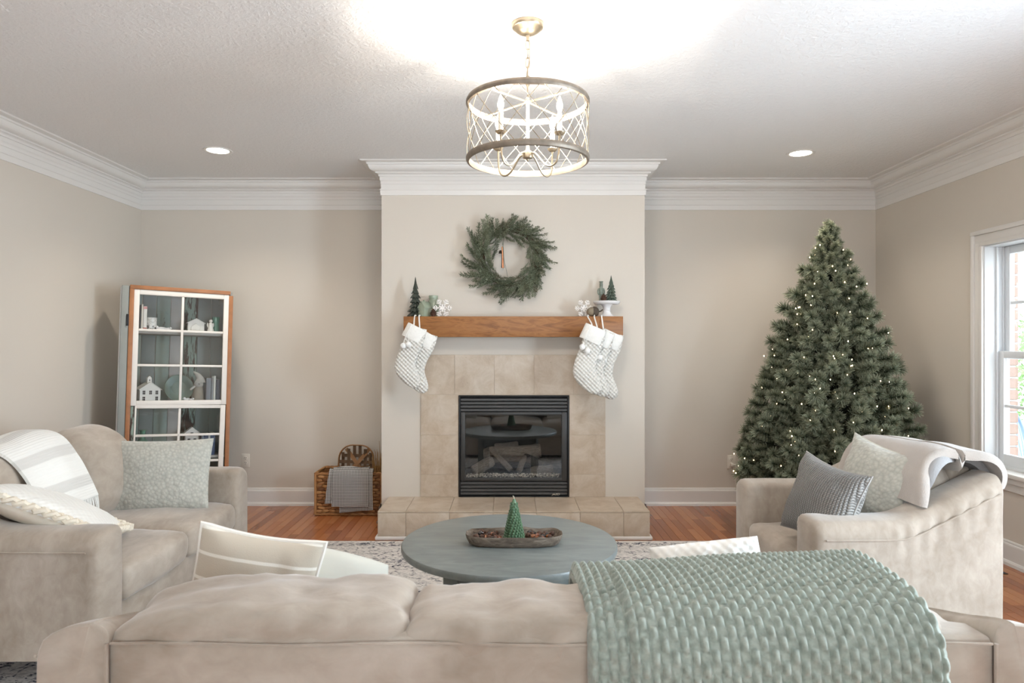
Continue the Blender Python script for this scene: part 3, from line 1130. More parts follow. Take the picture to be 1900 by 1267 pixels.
MB().lathe([(0.058, 0), (0.060, 0.004), (0.050, 0.010), (0.034, 0.024), (0.026, 0.042), (0.028, 0.050), (0.030, 0.052), (0.026, 0.056), (0.028, 0.070), (0.036, 0.084), (0.046, 0.092), (0, 0.092)], 32).build('pedestal', M_PORC, cs, smooth=True, angle=50)
MB().lathe([(0.0, 0.092), (0.078, 0.092), (0.088, 0.093), (0.097, 0.103), (0.1015, 0.112), (0.099, 0.116), (0.094, 0.1145), (0, 0.1135)], 40).build('plate', M_PORC, cs, smooth=True, angle=50)
PZ = MZ + 0.1135
tier_tree('tree_figurine', 'small weathered green fir tree figurine standing on the cake stand', (0.760, 5.095, PZ), 0.194, 0.044, M_TREEB, 7, 9, 2)
pinecone('small brown pine cone on the cake stand in front of the nutcracker', (0.697, 5.045, PZ), 0.056, 0.026)
nc = thing('nutcracker', 'grey green nutcracker soldier figurine on the cake stand', 'nutcracker', (0.688, 5.115, PZ))
MNC = simple('verdigris_resin', rgb(120, 128, 116), 0.5, var=0.25, vscale=60)
MB().lathe([(0.026, 0), (0.026, 0.006), (0.022, 0.008), (0, 0.008)], 20).build('base', MNC, nc, smooth=True)
for sx in (-1, 1):
    MB().tube([(sx * 0.009, 0, 0.008), (sx * 0.009, 0, 0.03), (sx * 0.008, 0, 0.058)], [0.0075, 0.006, 0.008], 10).build('leg', MNC, nc, smooth=True)
    MB().tube(smoothpath([(sx * 0.017, 0, 0.100), (sx * 0.023, 0, 0.085), (sx * 0.022, -0.004, 0.066), (sx * 0.018, -0.008, 0.054)], 3), 0.0058, 8).build('arm', MNC, nc, smooth=True)
MB().lathe([(0.013, 0.050), (0.018, 0.058), (0.014, 0.074), (0.019, 0.094), (0.016, 0.104), (0.007, 0.108)], 16, sy=0.75).build('torso', MNC, nc, smooth=True)
hd = MB().lathe([(0.006, 0.106), (0.011, 0.108), (0.0125, 0.116), (0.012, 0.127), (0.010, 0.131)], 16).build('head', MNC, nc, smooth=True)
MB().ball((0, -0.0115, 0.119), 0.003, 8, 5).build('nose', MNC, hd, smooth=True)
MB().prism([(-0.009, 0.113), (0.009, 0.113), (0.004, 0.104), (-0.004, 0.104)], -0.0135, -0.009, 'xz').build('beard', MNC, hd)
MB().lathe([(0.0135, 0.129), (0.0135, 0.132), (0.0115, 0.133), (0.0115, 0.146), (0.0155, 0.150), (0.0155, 0.153), (0, 0.153)], 16).build('hat', MNC, nc, smooth=True)

# ------------------------------------------------------------------ wreath
wr = thing('wreath', 'green cedar wreath hung on the wall above the mantel', 'wreath', (0.005, 5.150, 2.020))


def m_cedar():
    t = NT('frosted_cedar')
    oi = t.n('ShaderNodeObjectInfo').outputs['Random']
    ri = t.n('ShaderNodeNewGeometry').outputs['Random Per Island']
    c = t.ramp(oi, [(0, rgb(60, 68, 46)), (0.4, rgb(78, 86, 60)), (0.75, rgb(104, 110, 82)), (1, rgb(84, 74, 54))])
    t.base(t.mix(t.math('MULTIPLY', t.math('POWER', ri, 2.0), 0.8), c, rgb(170, 176, 150)))
    t.p(rough=0.7)
    return t.m


M_CEDAR = m_cedar()


def sprig_mesh(seed, L=0.17):
    rr = random.Random(seed)
    mb = MB()
    bend = rr.uniform(-0.25, 0.25)

    def P(t):
        return Vector((bend * L * t * t, -0.02 * math.sin(t * 3), L * t))
    mb.tube([P(i / 6) for i in range(7)], [0.0022 * (1 - i / 8) for i in range(7)], 4)
    for i in range(26):
        t = 0.08 + 0.90 * i / 26
        p = P(t)
        for sd in (-1, 1):
            ang = rr.uniform(0.45, 0.95) * sd
            ln = L * 0.30 * (1.1 - t) * rr.uniform(0.7, 1.2) + 0.012
            d = Vector((math.sin(ang), rr.uniform(-0.55, 0.45), math.cos(ang))).normalized()
            # scaly twiglet: a chain of small leaves
            k = max(2, int(ln / 0.010))
            for j in range(k):
                q = p + d * (ln * (j + 0.5) / k)
                s = 0.0080 * (1 - 0.4 * j / k)
                for e_ in (-1, 1):
                    dd = (d + Vector((rr.uniform(-0.8, 0.8), rr.uniform(-0.8, 0.8), rr.uniform(-0.4, 0.6)))).normalized()
                    sdv = dd.cross(Vector((rr.uniform(-1, 1), 1, rr.uniform(-1, 1)))).normalized() * s * 0.42
                    mb.add([q - sdv, q + dd * s * 1.9, q + sdv], [(0, 1, 2)])
    return mb.mesh('cedar_sprig', M_CEDAR)


SPR = [sprig_mesh(i) for i in range(5)]
rr = random.Random(11)
nsp = 190
for i in range(nsp):
    a = 2 * PI * i / nsp + rr.uniform(-0.05, 0.05)            # clockwise seen by the camera, from the top
    lay = i % 3
    Rm = (0.175, 0.205, 0.225)[lay] + rr.uniform(-0.03, 0.022)
    pos = Vector((Rm * math.sin(a), (-0.035, -0.02, 0.0)[lay] + rr.uniform(-0.01, 0.01), Rm * math.cos(a)))
    tang = Vector((math.cos(a), 0, -math.sin(a)))
    out = Vector((math.sin(a), 0, math.cos(a)))
    k = (-0.25, 0.35, 0.8)[lay] + rr.uniform(-0.55, 0.55)
    d = (tang + out * k + Vector((0, rr.uniform(-0.6, 0.02), 0))).normalized()
    q = d.to_track_quat('Z', 'Y')
    sc = rr.uniform(0.5, 1.0) * (1.0 if lay else 0.75)
    if math.sin(a) < -0.6 and lay == 2:
        sc *= 1.15
    M = Matrix.Translation(pos) @ q.to_matrix().to_4x4() @ Matrix.Rotation(rr.uniform(-1, 1), 4, 'Z') @ Matrix.Scale(sc, 4)
    link('cedar_sprig', SPR[i % 5], wr, M=M)
ring = [(0.205 * math.sin(2 * PI * i / 48), 0.005, 0.205 * math.cos(2 * PI * i / 48)) for i in range(48)]
mb = MB().tube(ring, 0.018, 6, closed=True)
mb.build('twig_ring', simple('brown_twigs', rgb(70, 58, 42), 0.9, var=0.3, vscale=60), wr, smooth=True)
M_COPPER = simple('worn_copper', rgb(196, 138, 104), 0.35, 0.85, var=0.2, vscale=30)
bell = MB().tube([(-0.058, -0.030, 0.075), (-0.055, -0.032, -0.01), (-0.054, -0.034, -0.085)], [0.006, 0.0085, 0.011], 12).build('copper_bell_rod', M_COPPER, wr, smooth=True)
MB().lathe([(0.004, 0.018), (0.010, 0.012), (0.012, 0.0), (0.014, -0.006), (0.011, -0.006)], 12, c=(-0.072, -0.03, 0.03)).build('copper_bell', simple('dark_bronze', rgb(62, 52, 46), 0.4, 0.6), wr, smooth=True)
mb = MB().tube(smoothpath([(-0.062, -0.03, 0.17), (-0.060, -0.034, 0.12), (-0.050, -0.036, 0.06), (-0.045, -0.035, -0.02), (-0.030, -0.035, -0.09), (-0.018, -0.03, -0.15)], 5), 0.003, 5, flat=(0.4, 1))
mb.tube(smoothpath([(-0.045, -0.03, 0.17), (-0.048, -0.034, 0.12), (-0.055, -0.036, 0.07)], 5), 0.004, 5, flat=(0.4, 1))
mb.build('green_ribbon', simple('dark_green_ribbon', rgb(44, 84, 58), 0.6), wr, smooth=True)

# ------------------------------------------------------------------ chandelier
M_CHAMP = simple('champagne_silver_leaf', rgb(160, 148, 128), 0.36, 0.8, var=0.18, vscale=26)
M_RINGW = simple('weathered_grey_ring', rgb(138, 126, 112), 0.5, 0.45, var=0.2, vscale=30)
M_SLEEVE = simple('ivory_candle_sleeve', rgb(236, 230, 218), 0.45)
tb_ = NT('lit_bulb_glass')
tb_.t.nodes.remove(tb_.b)
tb_.t.links.new(tb_.n('ShaderNodeMixShader', {0: 0.35, 1: tb_.n('ShaderNodeBsdfTransparent').outputs[0], 2: tb_.n('ShaderNodeEmission', {0: (1.0, 0.90, 0.76, 1), 1: 18.0}).outputs[0]}).outputs[0], tb_.out.inputs[0])
M_BULB = tb_.m
CX, CYc = 0.079, 2.93
ch = thing('chandelier', 'drum lattice chandelier with four lit candle bulbs hanging from the ceiling', 'chandelier', (CX, CYc, 0))
RT, ZB_, ZT_ = 0.255, 2.160, 2.400
MB().lathe([(0.070, 2.7395), (0.071, 2.732), (0.066, 2.722), (0.060, 2.720), (0.048, 2.706), (0.026, 2.696), (0.010, 2.693), (0, 2.693)], 36).build('canopy', M_CHAMP, ch, smooth=True, angle=40)
MB().tube([(0, 0, 2.694), (0, 0, 2.668)], [0.009, 0.007], 10).build('canopy_loop', M_CHAMP, ch, smooth=True)
zc = 2.672
k = 0
while zc > 2.44:
    L = 0.024
    pts = []
    for i in range(14):
        a = 2 * PI * i / 14
        u, v = 0.0085 * math.cos(a), L * math.sin(a)
        pts.append((u, 0, zc - L + v + 0.004) if k % 2 == 0 else (0, u, zc - L + v + 0.004))
    MB().tube(pts, 0.0022, 6, closed=True).build('chain_link', M_CHAMP, ch, smooth=True)
    zc -= 2 * L - 0.009
    k += 1
MB().tube(smoothpath([(0.004, 0.003, 2.69), (0.008, -0.004, 2.60), (-0.004, 0.004, 2.52), (0.003, 0, 2.42)], 5), 0.0022, 6).build('power_cord', M_CHAMP, ch, smooth=True)
for z, nm in ((ZT_, 'top_ring'), (ZB_, 'bottom_ring')):
    mb = MB()
    prof = [(RT - 0.003, z - 0.014), (RT + 0.006, z - 0.012), (RT + 0.010, z - 0.004), (RT + 0.010, z + 0.004), (RT + 0.006, z + 0.012), (RT - 0.003, z + 0.014), (RT - 0.005, z), (RT - 0.003, z - 0.014)]
    mb.lathe(prof[:-1], 72)
    # the open band: lathe leaves no caps, so close the profile by hand
    mb.f = [f for f in mb.f if len(f) == 4]
    nseg = 72
    for q in range(nseg):
        l = (q + 1) % nseg
        mb.f.append(((len(prof) - 2) * nseg + q, (len(prof) - 2) * nseg + l, l, q))
    mb.build(nm, M_RINGW, ch, smooth=True, angle=50)
NR = 16
for k in range(NR):
    for sg in (-1, 1):
        pts = []
        for i in range(9):
            t_ = i / 8
            a = 2 * PI * (k + 0.5) / NR + sg * t_ * 2 * PI / NR * 2
            pts.append(((RT + 0.002 + 0.004 * sg) * math.cos(a), (RT + 0.002 + 0.004 * sg) * math.sin(a), ZT_ + (ZB_ - ZT_) * t_))
        MB().tube(pts, 0.0016, 5).build('lattice_rod', M_CHAMP, ch, smooth=True)
MB().tube([(0, 0, 2.425), (0, 0, 2.19)], 0.0065, 10).build('stem', M_SLEEVE, ch, smooth=True)
MB().lathe([(0.0, 2.395), (0.012, 2.398), (0.016, 2.405), (0.012, 2.414), (0.005, 2.42), (0.004, 2.43), (0, 2.43)], 16).build('top_hub', M_CHAMP, ch, smooth=True)
MB().lathe([(0, 2.150), (0.005, 2.153), (0.006, 2.160), (0.020, 2.164), (0.024, 2.172), (0.022, 2.190), (0.010, 2.198), (0.008, 2.21), (0, 2.21)], 20).build('bottom_hub', M_CHAMP, ch, smooth=True)
for k in range(4):
    a = PI / 4 + PI / 2 * k + 0.06
    c_, s_ = math.cos(a), math.sin(a)
    MB().tube([(0.01 * c_, 0.01 * s_, 2.405), (RT * c_, RT * s_, ZT_)], 0.0045, 7).build('spoke', M_CHAMP, ch, smooth=True)
    R = 0.172
    MB().tube(smoothpath([(0.012 * c_, 0.012 * s_, 2.185), (0.045 * c_, 0.045 * s_, 2.176), (0.098 * c_, 0.098 * s_, 2.120), (0.140 * c_, 0.140 * s_, 2.112), (0.166 * c_, 0.166 * s_, 2.145), (R * c_, R * s_, 2.235)], 6), 0.0042, 8).build('arm', M_CHAMP, ch, smooth=True)
    cn = MB().lathe([(0, 2.228), (0.014, 2.230), (0.022, 2.238), (0.023, 2.241), (0.014, 2.240), (0, 2.240)], 20, c=(R * c_, R * s_, 0)).build('drip_cup', M_CHAMP, ch, smooth=True)
    MB().lathe([(0.0105, 2.240), (0.0105, 2.318), (0.006, 2.320), (0, 2.320)], 14, c=(R * c_, R * s_, 0)).build('candle_sleeve', M_SLEEVE, ch, smooth=True, angle=40)
    MB().lathe([(0.006, 2.320), (0.008, 2.328), (0.0135, 2.345), (0.0125, 2.358), (0.007, 2.376), (0.002, 2.390), (0, 2.391)], 14, c=(R * c_, R * s_, 0)).build('bulb', M_BULB, ch, smooth=True)
    l = bpy.data.lights.new('bulb_light', 'POINT')
    l.energy = 11
    l.color = (1.0, 0.92, 0.82)
    l.shadow_soft_size = 0.010
    lo = link('bulb_light', l, ch, (R * c_, R * s_, 2.350))

# ------------------------------------------------------------------ recessed ceiling lights
M_LENS = emit('recessed_lens', (1.0, 0.93, 0.82, 1), 9.0)


def downlight(label, x, y):
    t = thing('recessed_light', label, 'ceiling light', (x, y, ZC), group='recessed ceiling lights')
    prof = [(0.074, -0.001), (0.078, -0.004), (0.094, -0.006), (0.098, -0.004), (0.099, 0.0)]
    MB().lathe(prof, 40).build('trim_ring', M_TRIM, t, smooth=True)
    MB().lathe([(0, -0.0035), (0.070, -0.0030), (0.0745, -0.0015)], 40).build('lens', M_LENS, t, smooth=True)
    l = bpy.data.lights.new('downlight', 'SPOT')
    l.energy = 34
    l.spot_size = 2.3
    l.spot_blend = 0.9
    l.color = (1.0, 0.90, 0.76)
    l.shadow_soft_size = 0.06
    link('downlight', l, t, (0, 0, -0.02))


downlight('round recessed ceiling light above the display cabinet', -2.07, 4.85)
downlight('round recessed ceiling light above the Christmas tree', 2.10, 4.92)


# ------------------------------------------------------------------ outlets, floor register
def outlet(label, x, z, plug=False):
    t = thing('wall_outlet', label, 'outlet', (x, YB, z))
    MP = simple('ivory_plastic', rgb(224, 216, 204), 0.4)
    MB().box(-0.035, 0.035, -0.006, 0, -0.0575, 0.0575).build('faceplate', MP, t, bevel=0.003)
    for sz in (-0.020, 0.020):
        r_ = MB().lathe([(0.0165, 0), (0.0165, 0.009), (0.015, 0.0095), (0, 0.0095)], 20).xf(Matrix.Translation((0, 0, sz)) @ Matrix.Rotation(PI / 2, 4, 'X')).build('receptacle', MP, t, smooth=True, angle=40)
        mb = MB().box(-0.008, -0.005, -0.0100, -0.0090, sz + 0.001, sz + 0.010).box(0.005, 0.008, -0.0100, -0.0090, sz + 0.001, sz + 0.010).box(-0.002, 0.002, -0.0100, -0.0090, sz - 0.010, sz - 0.005)
        mb.build('slots', M_BLACKMETAL, r_)
    if plug:
        pc = thing('plug_cord', 'white cord plugged into the wall outlet beside the Christmas tree', 'cord', (x, YB, z))
        MB().box(-0.013, 0.013, -0.034, -0.0103, -0.034, -0.006).build('plug', MP, pc, bevel=0.005)
        MB().tube(smoothpath([(0.006, -0.033, -0.020), (0.022, -0.040, -0.020), (0.026, -0.036, -0.06), (0.026, -0.036, -0.16), (0.055, -0.06, -0.26), (0.12, -0.08, -0.34), (0.25, -0.10, -0.355), (0.45, -0.25, -0.358)], 6), 0.004, 6).build('cable', MP, pc, smooth=True)
    return t


outlet('ivory wall outlet to the left of the wicker basket', -2.233, 0.378)
outlet('ivory wall outlet beside the Christmas tree with a plug in it', 1.881, 0.366, True)
vt = thing('floor_register', 'black floor vent grille by the right wall under the window', 'floor vent', (2.90, 4.21, 0.0))
MB().box(-0.06, 0.06, -0.16, 0.16, 0.0, 0.004).build('frame', simple('bronze_vent', rgb(74, 62, 52), 0.45, 0.4), vt, bevel=0.001)
for i in range(14):
    yy = -0.14 + i * 0.0215
    MB().box(-0.045, 0.045, yy - 0.005, yy + 0.005, 0.004, 0.0065).build('louvre', M_BLACKMETAL, vt)
# ------------------------------------------------------------------ rug
rug = MB().box(-2.2, 2.2, -1.4, 1.4, 0, 0.011).build('area_rug', M_RUG, bevel=0.004)
rug.location = (-0.10, 3.30, 0.0)
tag(rug, 'cream area rug with distressed navy pattern under the coffee table', 'rug')

# ------------------------------------------------------------------ upholstery
M_WOODLEG = simple('dark_wood_leg', rgb(52, 36, 26), 0.5)


def arm_mb(ta, Dp, z0, htab, ro=0.085, rz=0.065, ri=0.03, outer=1, seed=0.0):
    """arm lofted from front (y=0) to back; x from 0 (inner) to ta (outer)"""
    mb = MB()
    st = [(0.0, 0.030), (0.006, 0.014), (0.020, 0.004), (0.045, 0.0)] + [(0.045 + (Dp - 0.05) * i / 70, 0.0) for i in range(1, 71)] + [(Dp, 0.006)]
    k = None
    vs = []
    for (d, ins) in st:
        h = interp(htab, d) - ins * 0.8
        ro_ = min(ro, ta - 2 * ins - ri - 0.004)
        sec = [(ins, z0), (ins, z0 + (h - z0) * 0.3), (ins, z0 + (h - z0) * 0.6), (ins, h - ri)]
        for i in range(1, 5):
            a = PI / 2 * i / 4
            sec.append((ins + ri * (1 - math.cos(a)), h - ri + ri * math.sin(a)))
        sec.append((ins + ri + (ta - 2 * ins - ri - ro_) * 0.5, h + 0.004))
        for i in range(0, 7):
            a = PI / 2 * i / 6
            sec.append((ta - ins - ro_ + ro_ * math.sin(a), h - rz + rz * math.cos(a)))
        sec += [(ta - ins, z0 + (h - z0) * q_) for q_ in (0.84, 0.78, 0.7)] + [(ta - ins, z0 + (h - z0) * 0.6), (ta - ins, z0 + (h - z0) * 0.3), (ta - ins, z0)]
        k = len(sec)
        for (x, z) in sec:
            w = 0.004 * nz(d * 7 + seed, x * 9, z * 6 + seed) if 0 < ins < 1 or ins == 0 else 0
            if x > ta * 0.8 and d > Dp * 0.42:
                fr_ = (z - z0) / (h - z0)
                w += 0.0045 * (math.sin(d * 95 + 1.5 * nz(d * 9, seed, 0)) * max(0, (fr_ - 0.62) / 0.3) if fr_ < 0.93 else 0)
            vs.append((outer * (x + w), d, z + w * 0.6))
    fs = []
    for i in range(len(st) - 1):
        for j in range(k - 1):
            fs.append((i * k + j, i * k + j + 1, (i + 1) * k + j + 1, (i + 1) * k + j))
    for i0 in (0, (len(st) - 1) * k):
        # cap strips between the inner and the outer wall
        ring_ = vs[i0:i0 + k]
        vs.append(tuple(sum(p[q] for p in ring_) / k for q in range(3)))
        for j in range(k):
            fs.append((i0 + j, i0 + (j + 1) % k, len(vs) - 1))
    mb.add(vs, fs)
    return mb


def sofa(name, label, cat, loc, rotz, W, Dp, ta, arm_h, back_h, seat_h, nseat, nback, cush_top, z0=0.13, bend=0.46, tb=0.15, cush=None, seed=0, cr=0.10, arm_r=0.085, fdrop=0.0):
    s = thing(name, label, cat, loc, rotz)
    iw = W / 2 - ta
    gx = np.linspace(0, Dp, 120)
    gy = np.interp(gx, [0, bend * Dp, bend * Dp * 1.15, Dp], [arm_h, arm_h + 0.002, arm_h + 0.018, back_h + 0.004])
    ker = np.ones(15) / 15
    gy = np.convolve(np.pad(gy, 7, mode='edge'), ker, 'valid')
    ht = [(float(a), float(b)) for a, b in zip(gx, gy)]
    for sg in (-1, 1):
        mb = arm_mb(ta, Dp, z0, ht, ro=arm_r, rz=0.07, outer=sg, seed=seed + sg)
        mb.v = [(v[0] + sg * iw, v[1], v[2]) for v in mb.v]
        a = mb.build('arm', M_SUEDE, s, smooth=True, angle=50)
        # welt along the outer shoulder of the arm
        xw = sg * (W / 2 + 0.0035)
        pts = [(xw, 0.05 + (Dp - 0.06) * i / 20, interp(ht, 0.05 + (Dp - 0.06) * i / 20) - 0.072) for i in range(21)]
        MB().tube(pts, 0.0035, 5).build('piping', M_SUEDE, a, smooth=True)
    bh = (back_h - fdrop - z0) / 2
    mb = softbox(iw + 0.002, tb / 2, bh, 0.022, 16, puff=(0, 0.010, 0.004), wr=0.004, wf=4, seed=seed)
    mb.v = [(v[0], v[1] + Dp - tb / 2, v[2] + z0 + bh) for v in mb.v]
    bk = mb.build('back_frame', M_SUEDE, s, smooth=True, angle=60)
    zt = back_h - fdrop - 0.012
    pts = [(-iw + 0.01 + 2 * (iw - 0.01) * i / 24, Dp + 0.0035, zt + 0.003 * math.sin(i * 0.9)) for i in range(25)]
    MB().tube(pts, 0.0030, 6).build('piping', M_SUEDE, bk, smooth=True)
    for sg in (-1, 1):
        MB().tube([(sg * (iw - 0.001), Dp + 0.001, z0 + 0.02), (sg * (iw - 0.001), Dp + 0.002, zt)], 0.0045, 6).build('piping', M_SUEDE, bk, smooth=True)
    sb = MB().box(-iw, iw, 0.035, Dp - 0.02, z0, seat_h - 0.15)
    sb.build('seat_base', M_SUEDE, s, bevel=0.015)
    sw = 2 * iw / nseat
    sd = Dp - tb - 0.02
    for i in range(nseat):
        mb = softbox(sw / 2 - 0.003, sd / 2, 0.08, 0.045, 16, puff=(0.004, 0.012, 0.028), wr=0.007, wf=7, seed=seed + i * 3.1)
        mb.v = [(v[0] - iw + sw * (i + 0.5), v[1] + sd / 2, v[2] + seat_h - 0.085) for v in mb.v]
        mb.build('seat_cushion', M_SUEDE, s, smooth=True, angle=70)
    bw = 2 * iw / nback
    c = cush or {}
    hz = (cush_top - seat_h) / 2 + 0.01
    hy = c.get('hy', 0.115)
    for i in range(nback):
        def shp(w, e, i=i):
            dr = c.get('drop', 0.05)
            if (i == 0 and e[0] < 0) or (i == nback - 1 and e[0] > 0):
                dr = c.get('ends', dr)
            drop = dr * (abs(e[0]) ** 3.2) * max(0, e[2])
            ov = c.get('over', 0.0) * max(0.0, min(1.0, (e[2] + 0.05) * 2.2))
            return (w.x, w.y + 0.02 * e[2] + ov, w.z - drop + c.get('tilt', {}).get(i, 0.0) * e[0] * max(0, e[2]))
        mb = softbox(bw / 2 - 0.002 + c.get('wide', 0.0), hy, hz, cr, 26, puff=(c.get('px', 0.01), c.get('py', 0.03), c.get('pz', 0.03)), zf=c.get('zf', 1.0), wr=c.get('wr', 0.010), wf=c.get('wf', 6), seed=seed + i * 5.7, shape=shp)
        lean = c.get('lean', 0.16)
        M = Matrix.Translation((-iw + bw * (i + 0.5), Dp - tb - hy * c.get('fwd', 0.75), seat_h + hz * 0.96 + c.get('dz', {}).get(i, 0.0))) @ Matrix.Rotation(-lean, 4, 'X')
        mb.xf(M)
        mb.build('back_cushion', M_SUEDE, s, smooth=True, angle=70)
    for sx in (-1, 1):
        for yy in (0.07, Dp - 0.07):
            MB().lathe([(0.026, 0), (0.034, z0), (0, z0)], 12, c=(sx * (W / 2 - 0.09), yy, 0.011 if name != 'armchair' else 0.0)).build('leg', M_WOODLEG, s, smooth=True, angle=40)
    return s


# front sofa, its back to the camera
sofa('sofa', 'long beige microsuede sofa seen from behind in the foreground', 'sofa', (0.089, 2.37, 0), PI, 2.20, 0.92, 0.155, 0.63, 0.775, 0.44, 3, 3, 0.792, z0=0.045, seed=3,
     cush=dict(hy=0.125, drop=0.006, ends=0.050, wr=0.013, wf=11, zf=0.28, lean=0.05, fwd=0.95, over=0.078, px=0.0, py=0.004, pz=0.010, wide=0.008, dz={0: -0.035, 1: -0.018}), arm_r=0.12, tb=0.11, cr=0.045, fdrop=0.030)
# love seat along the left wall
sofa('love_seat', 'beige microsuede love seat along the left wall below the display cabinet', 'love seat', (-1.600, 3.43, 0), PI / 2, 1.54, 0.95, 0.185, 0.625, 0.80, 0.445, 2, 2, 0.89, seed=12,
     cush=dict(hy=0.13, drop=0.09, wr=0.008, wf=4, lean=0.22, fwd=0.85), cr=0.14)
# armchair at the right
sofa('armchair', 'wide beige microsuede armchair in front of the Christmas tree', 'armchair', (1.279, 3.37, 0), -PI / 2, 1.016, 0.795, 0.20, 0.615, 0.815, 0.42, 1, 1, 0.83, seed=21,
     cush=dict(hy=0.075, drop=0.05, wr=0.008, wf=4, lean=0.18, fwd=0.9), cr=0.07, bend=0.47, tb=0.10, arm_r=0.055)


# ------------------------------------------------------------------ cushions and throws
def place(o, c, right, up):
    x = Vector(right).normalized()
    z = Vector(up)
    z = (z - x * z.dot(x)).normalized()
    y = z.cross(x)
    M = Matrix.Identity(4)
    for i in range(3):
        M[i][0], M[i][1], M[i][2], M[i][3] = x[i], y[i], z[i], c[i]
    o.matrix_basis = M
    return o


def rim_pts(w, h, pinch, n=14):
    out = []
    for sidx in range(4):
        for i in range(n):
            t = -1 + 2 * i / n
            a, b = [(t, -1), (1, t), (-t, 1), (-1, -t)][sidx]
            out.append((w / 2 * a * (1 - pinch * (1 - b * b)), 0, h / 2 * b * (1 - pinch * (1 - a * a))))
    return out


M_RIB = m_knit('grey_ribbed_knit', rgb(162, 158, 152), rgb(94, 91, 87), 300, 260, 0.9, 0.008, diag=False)
M_RIBBACK = simple('grey_cotton', rgb(160, 157, 152), 0.85, var=0.05, vscale=30)
M_SAGEBACK = simple('pale_sage_sateen', rgb(200, 199, 188), 0.6, sheen=0.3)
M_CABLE = m_knit('white_cable_knit', rgb(238, 236, 230), rgb(232, 229, 222), 210, 210, 0.35, 0.008)
M_TAN = simple('tan_cotton', rgb(206, 196, 180), 0.85, var=0.04, vscale=20)

o = thing('throw_pillow', 'sage quilted pillow leaning on the far arm of the love seat', 'pillow', group='throw pillows')
pillow(0.50, 0.40, 0.15, 30, 0.05, 0.012, 1).build('cover', M_QUILT, o, smooth=True, angle=80)
MB().tube(rim_pts(0.50, 0.40, 0.05), 0.004, 5, closed=True).build('seam', M_QUILT, o, smooth=True)
place(o, (-1.945, 3.835, 0.630), (0.97, 0.20, 0.0), (0.03, 0.34, 0.90))

o = thing('throw_pillow', 'sage quilted square pillow standing at the back of the armchair', 'pillow', group='throw pillows')
pillow(0.47, 0.47, 0.20, 30, 0.12, 0.014, 4).build('cover', M_QUILT, o, smooth=True, angle=80)
MB().tube(rim_pts(0.47, 0.47, 0.12), 0.005, 5, closed=True).build('seam', M_SAGEBACK, o, smooth=True)
place(o, (1.755, 3.25, 0.660), (0.32, -0.93, -0.14), (0.30, 0.02, 0.95))

o = thing('throw_pillow', 'grey ribbed knit pillow in front of the sage one on the armchair', 'pillow', group='throw pillows')
pillow(0.38, 0.38, 0.22, 26, 0.13, 0.009, 8).build('cover', M_RIB, o, smooth=True, angle=80)
MB().tube(rim_pts(0.38, 0.38, 0.13), 0.005, 5, closed=True).build('seam', M_RIBBACK, o, smooth=True)
place(o, (1.445, 3.135, 0.640), (0.34, -0.92, -0.14), (0.30, 0.02, 0.95))


# striped pillow on the front sofa (back towards the camera)
def m_stripe():
    t = NT('beige_canvas_with_cream_stripes')
    z = t.n('ShaderNodeSeparateXYZ', {0: t.n('ShaderNodeTexCoord').outputs['Object']}).outputs['Z']
    f = t.math('FRACT', t.math('MULTIPLY', t.math('ADD', z, 0.517), 15.0))
    s = t.ramp(f, [(0.42, (0, 0, 0)), (0.45, (1, 1, 1)), (0.55, (1, 1, 1)), (0.58, (0, 0, 0))])
    t.base(t.mix(s, rgb(196, 184, 166), rgb(232, 226, 214)))
    t.p(rough=0.85, sheen=0.2)
    t.bump(t.noise(t.coords(), 300, 2), 0.2, 0.002)
    return t.m


o = thing('throw_pillow', 'beige pillow with thin cream stripes on the foreground sofa', 'pillow', group='throw pillows')
pillow(0.36, 0.38, 0.14, 26, 0.08, 0.008, 2).build('cover', m_stripe(), o, smooth=True, angle=80)
MB().tube(rim_pts(0.36, 0.38, 0.08), 0.008, 6, closed=True).build('welt', simple('cream_welt', rgb(236, 230, 220), 0.85), o, smooth=True)
place(o, (-0.745, 1.965, 0.632), (0.97, 0.04, -0.17), (0.16, 0.12, 0.97))
o = thing('throw_pillow', 'pale sage pillow barely showing behind the striped pillow', 'pillow', group='throw pillows')
pillow(0.40, 0.34, 0.18, 24, -0.10, 0.010, 5).build('cover', M_SAGEBACK, o, smooth=True, angle=80)
place(o, (-0.600, 2.060, 0.560), (0.93, 0.22, -0.24), (0.05, 0.25, 0.95))
o = thing('throw_pillow', 'white cable knit pillow behind the green throw on the foreground sofa', 'pillow', group='throw pillows')
pillow(0.32, 0.40, 0.18, 26, 0.0, 0.018, 6).build('cover', M_CABLE, o, smooth=True, angle=80)
place(o, (0.610, 2.03, 0.575), (0.95, -0.18, 0.16), (-0.12, 0.16, 0.97))

# white pillow with a plaited border on the love seat
o = thing('throw_pillow', 'white knitted pillow with plaited edge on the near arm of the love seat', 'pillow', group='throw pillows')


def twoface(v, a, b, sg):
    return v


pm = pillow(0.54, 0.46, 0.16, 26, 0.05, 0.006, 9)
half = len(pm.v) // 2
fa = MB()
fa.v, fa.f = pm.v[:half], [f for f in pm.f if max(f) < half]
fb = MB()
fb.v, fb.f = pm.v[half:], [tuple(i - half for i in f) for f in pm.f if min(f) >= half]
fa.build('back_cover', M_TAN, o, smooth=True, angle=80)
fb.build('front_cover', M_CABLE, o, smooth=True, angle=80)
rp = smoothpath(rim_pts(0.54, 0.46, 0.05, 10), 4, True)
mb = MB()
nn = len(rp)
for st in range(3):
    pts = []
    for i, p in enumerate(rp):
        a = 2 * PI * (st / 3 + i * 18 / nn)
        d = Vector((p.x, 0, p.z)).normalized()
        pts.append(p * 0.965 + d * (0.016 * math.sin(a)) + Vector((0, 0.018 + 0.010 * math.sin(2 * a), 0)))
    mb.tube(pts, 0.0115, 6, closed=True)
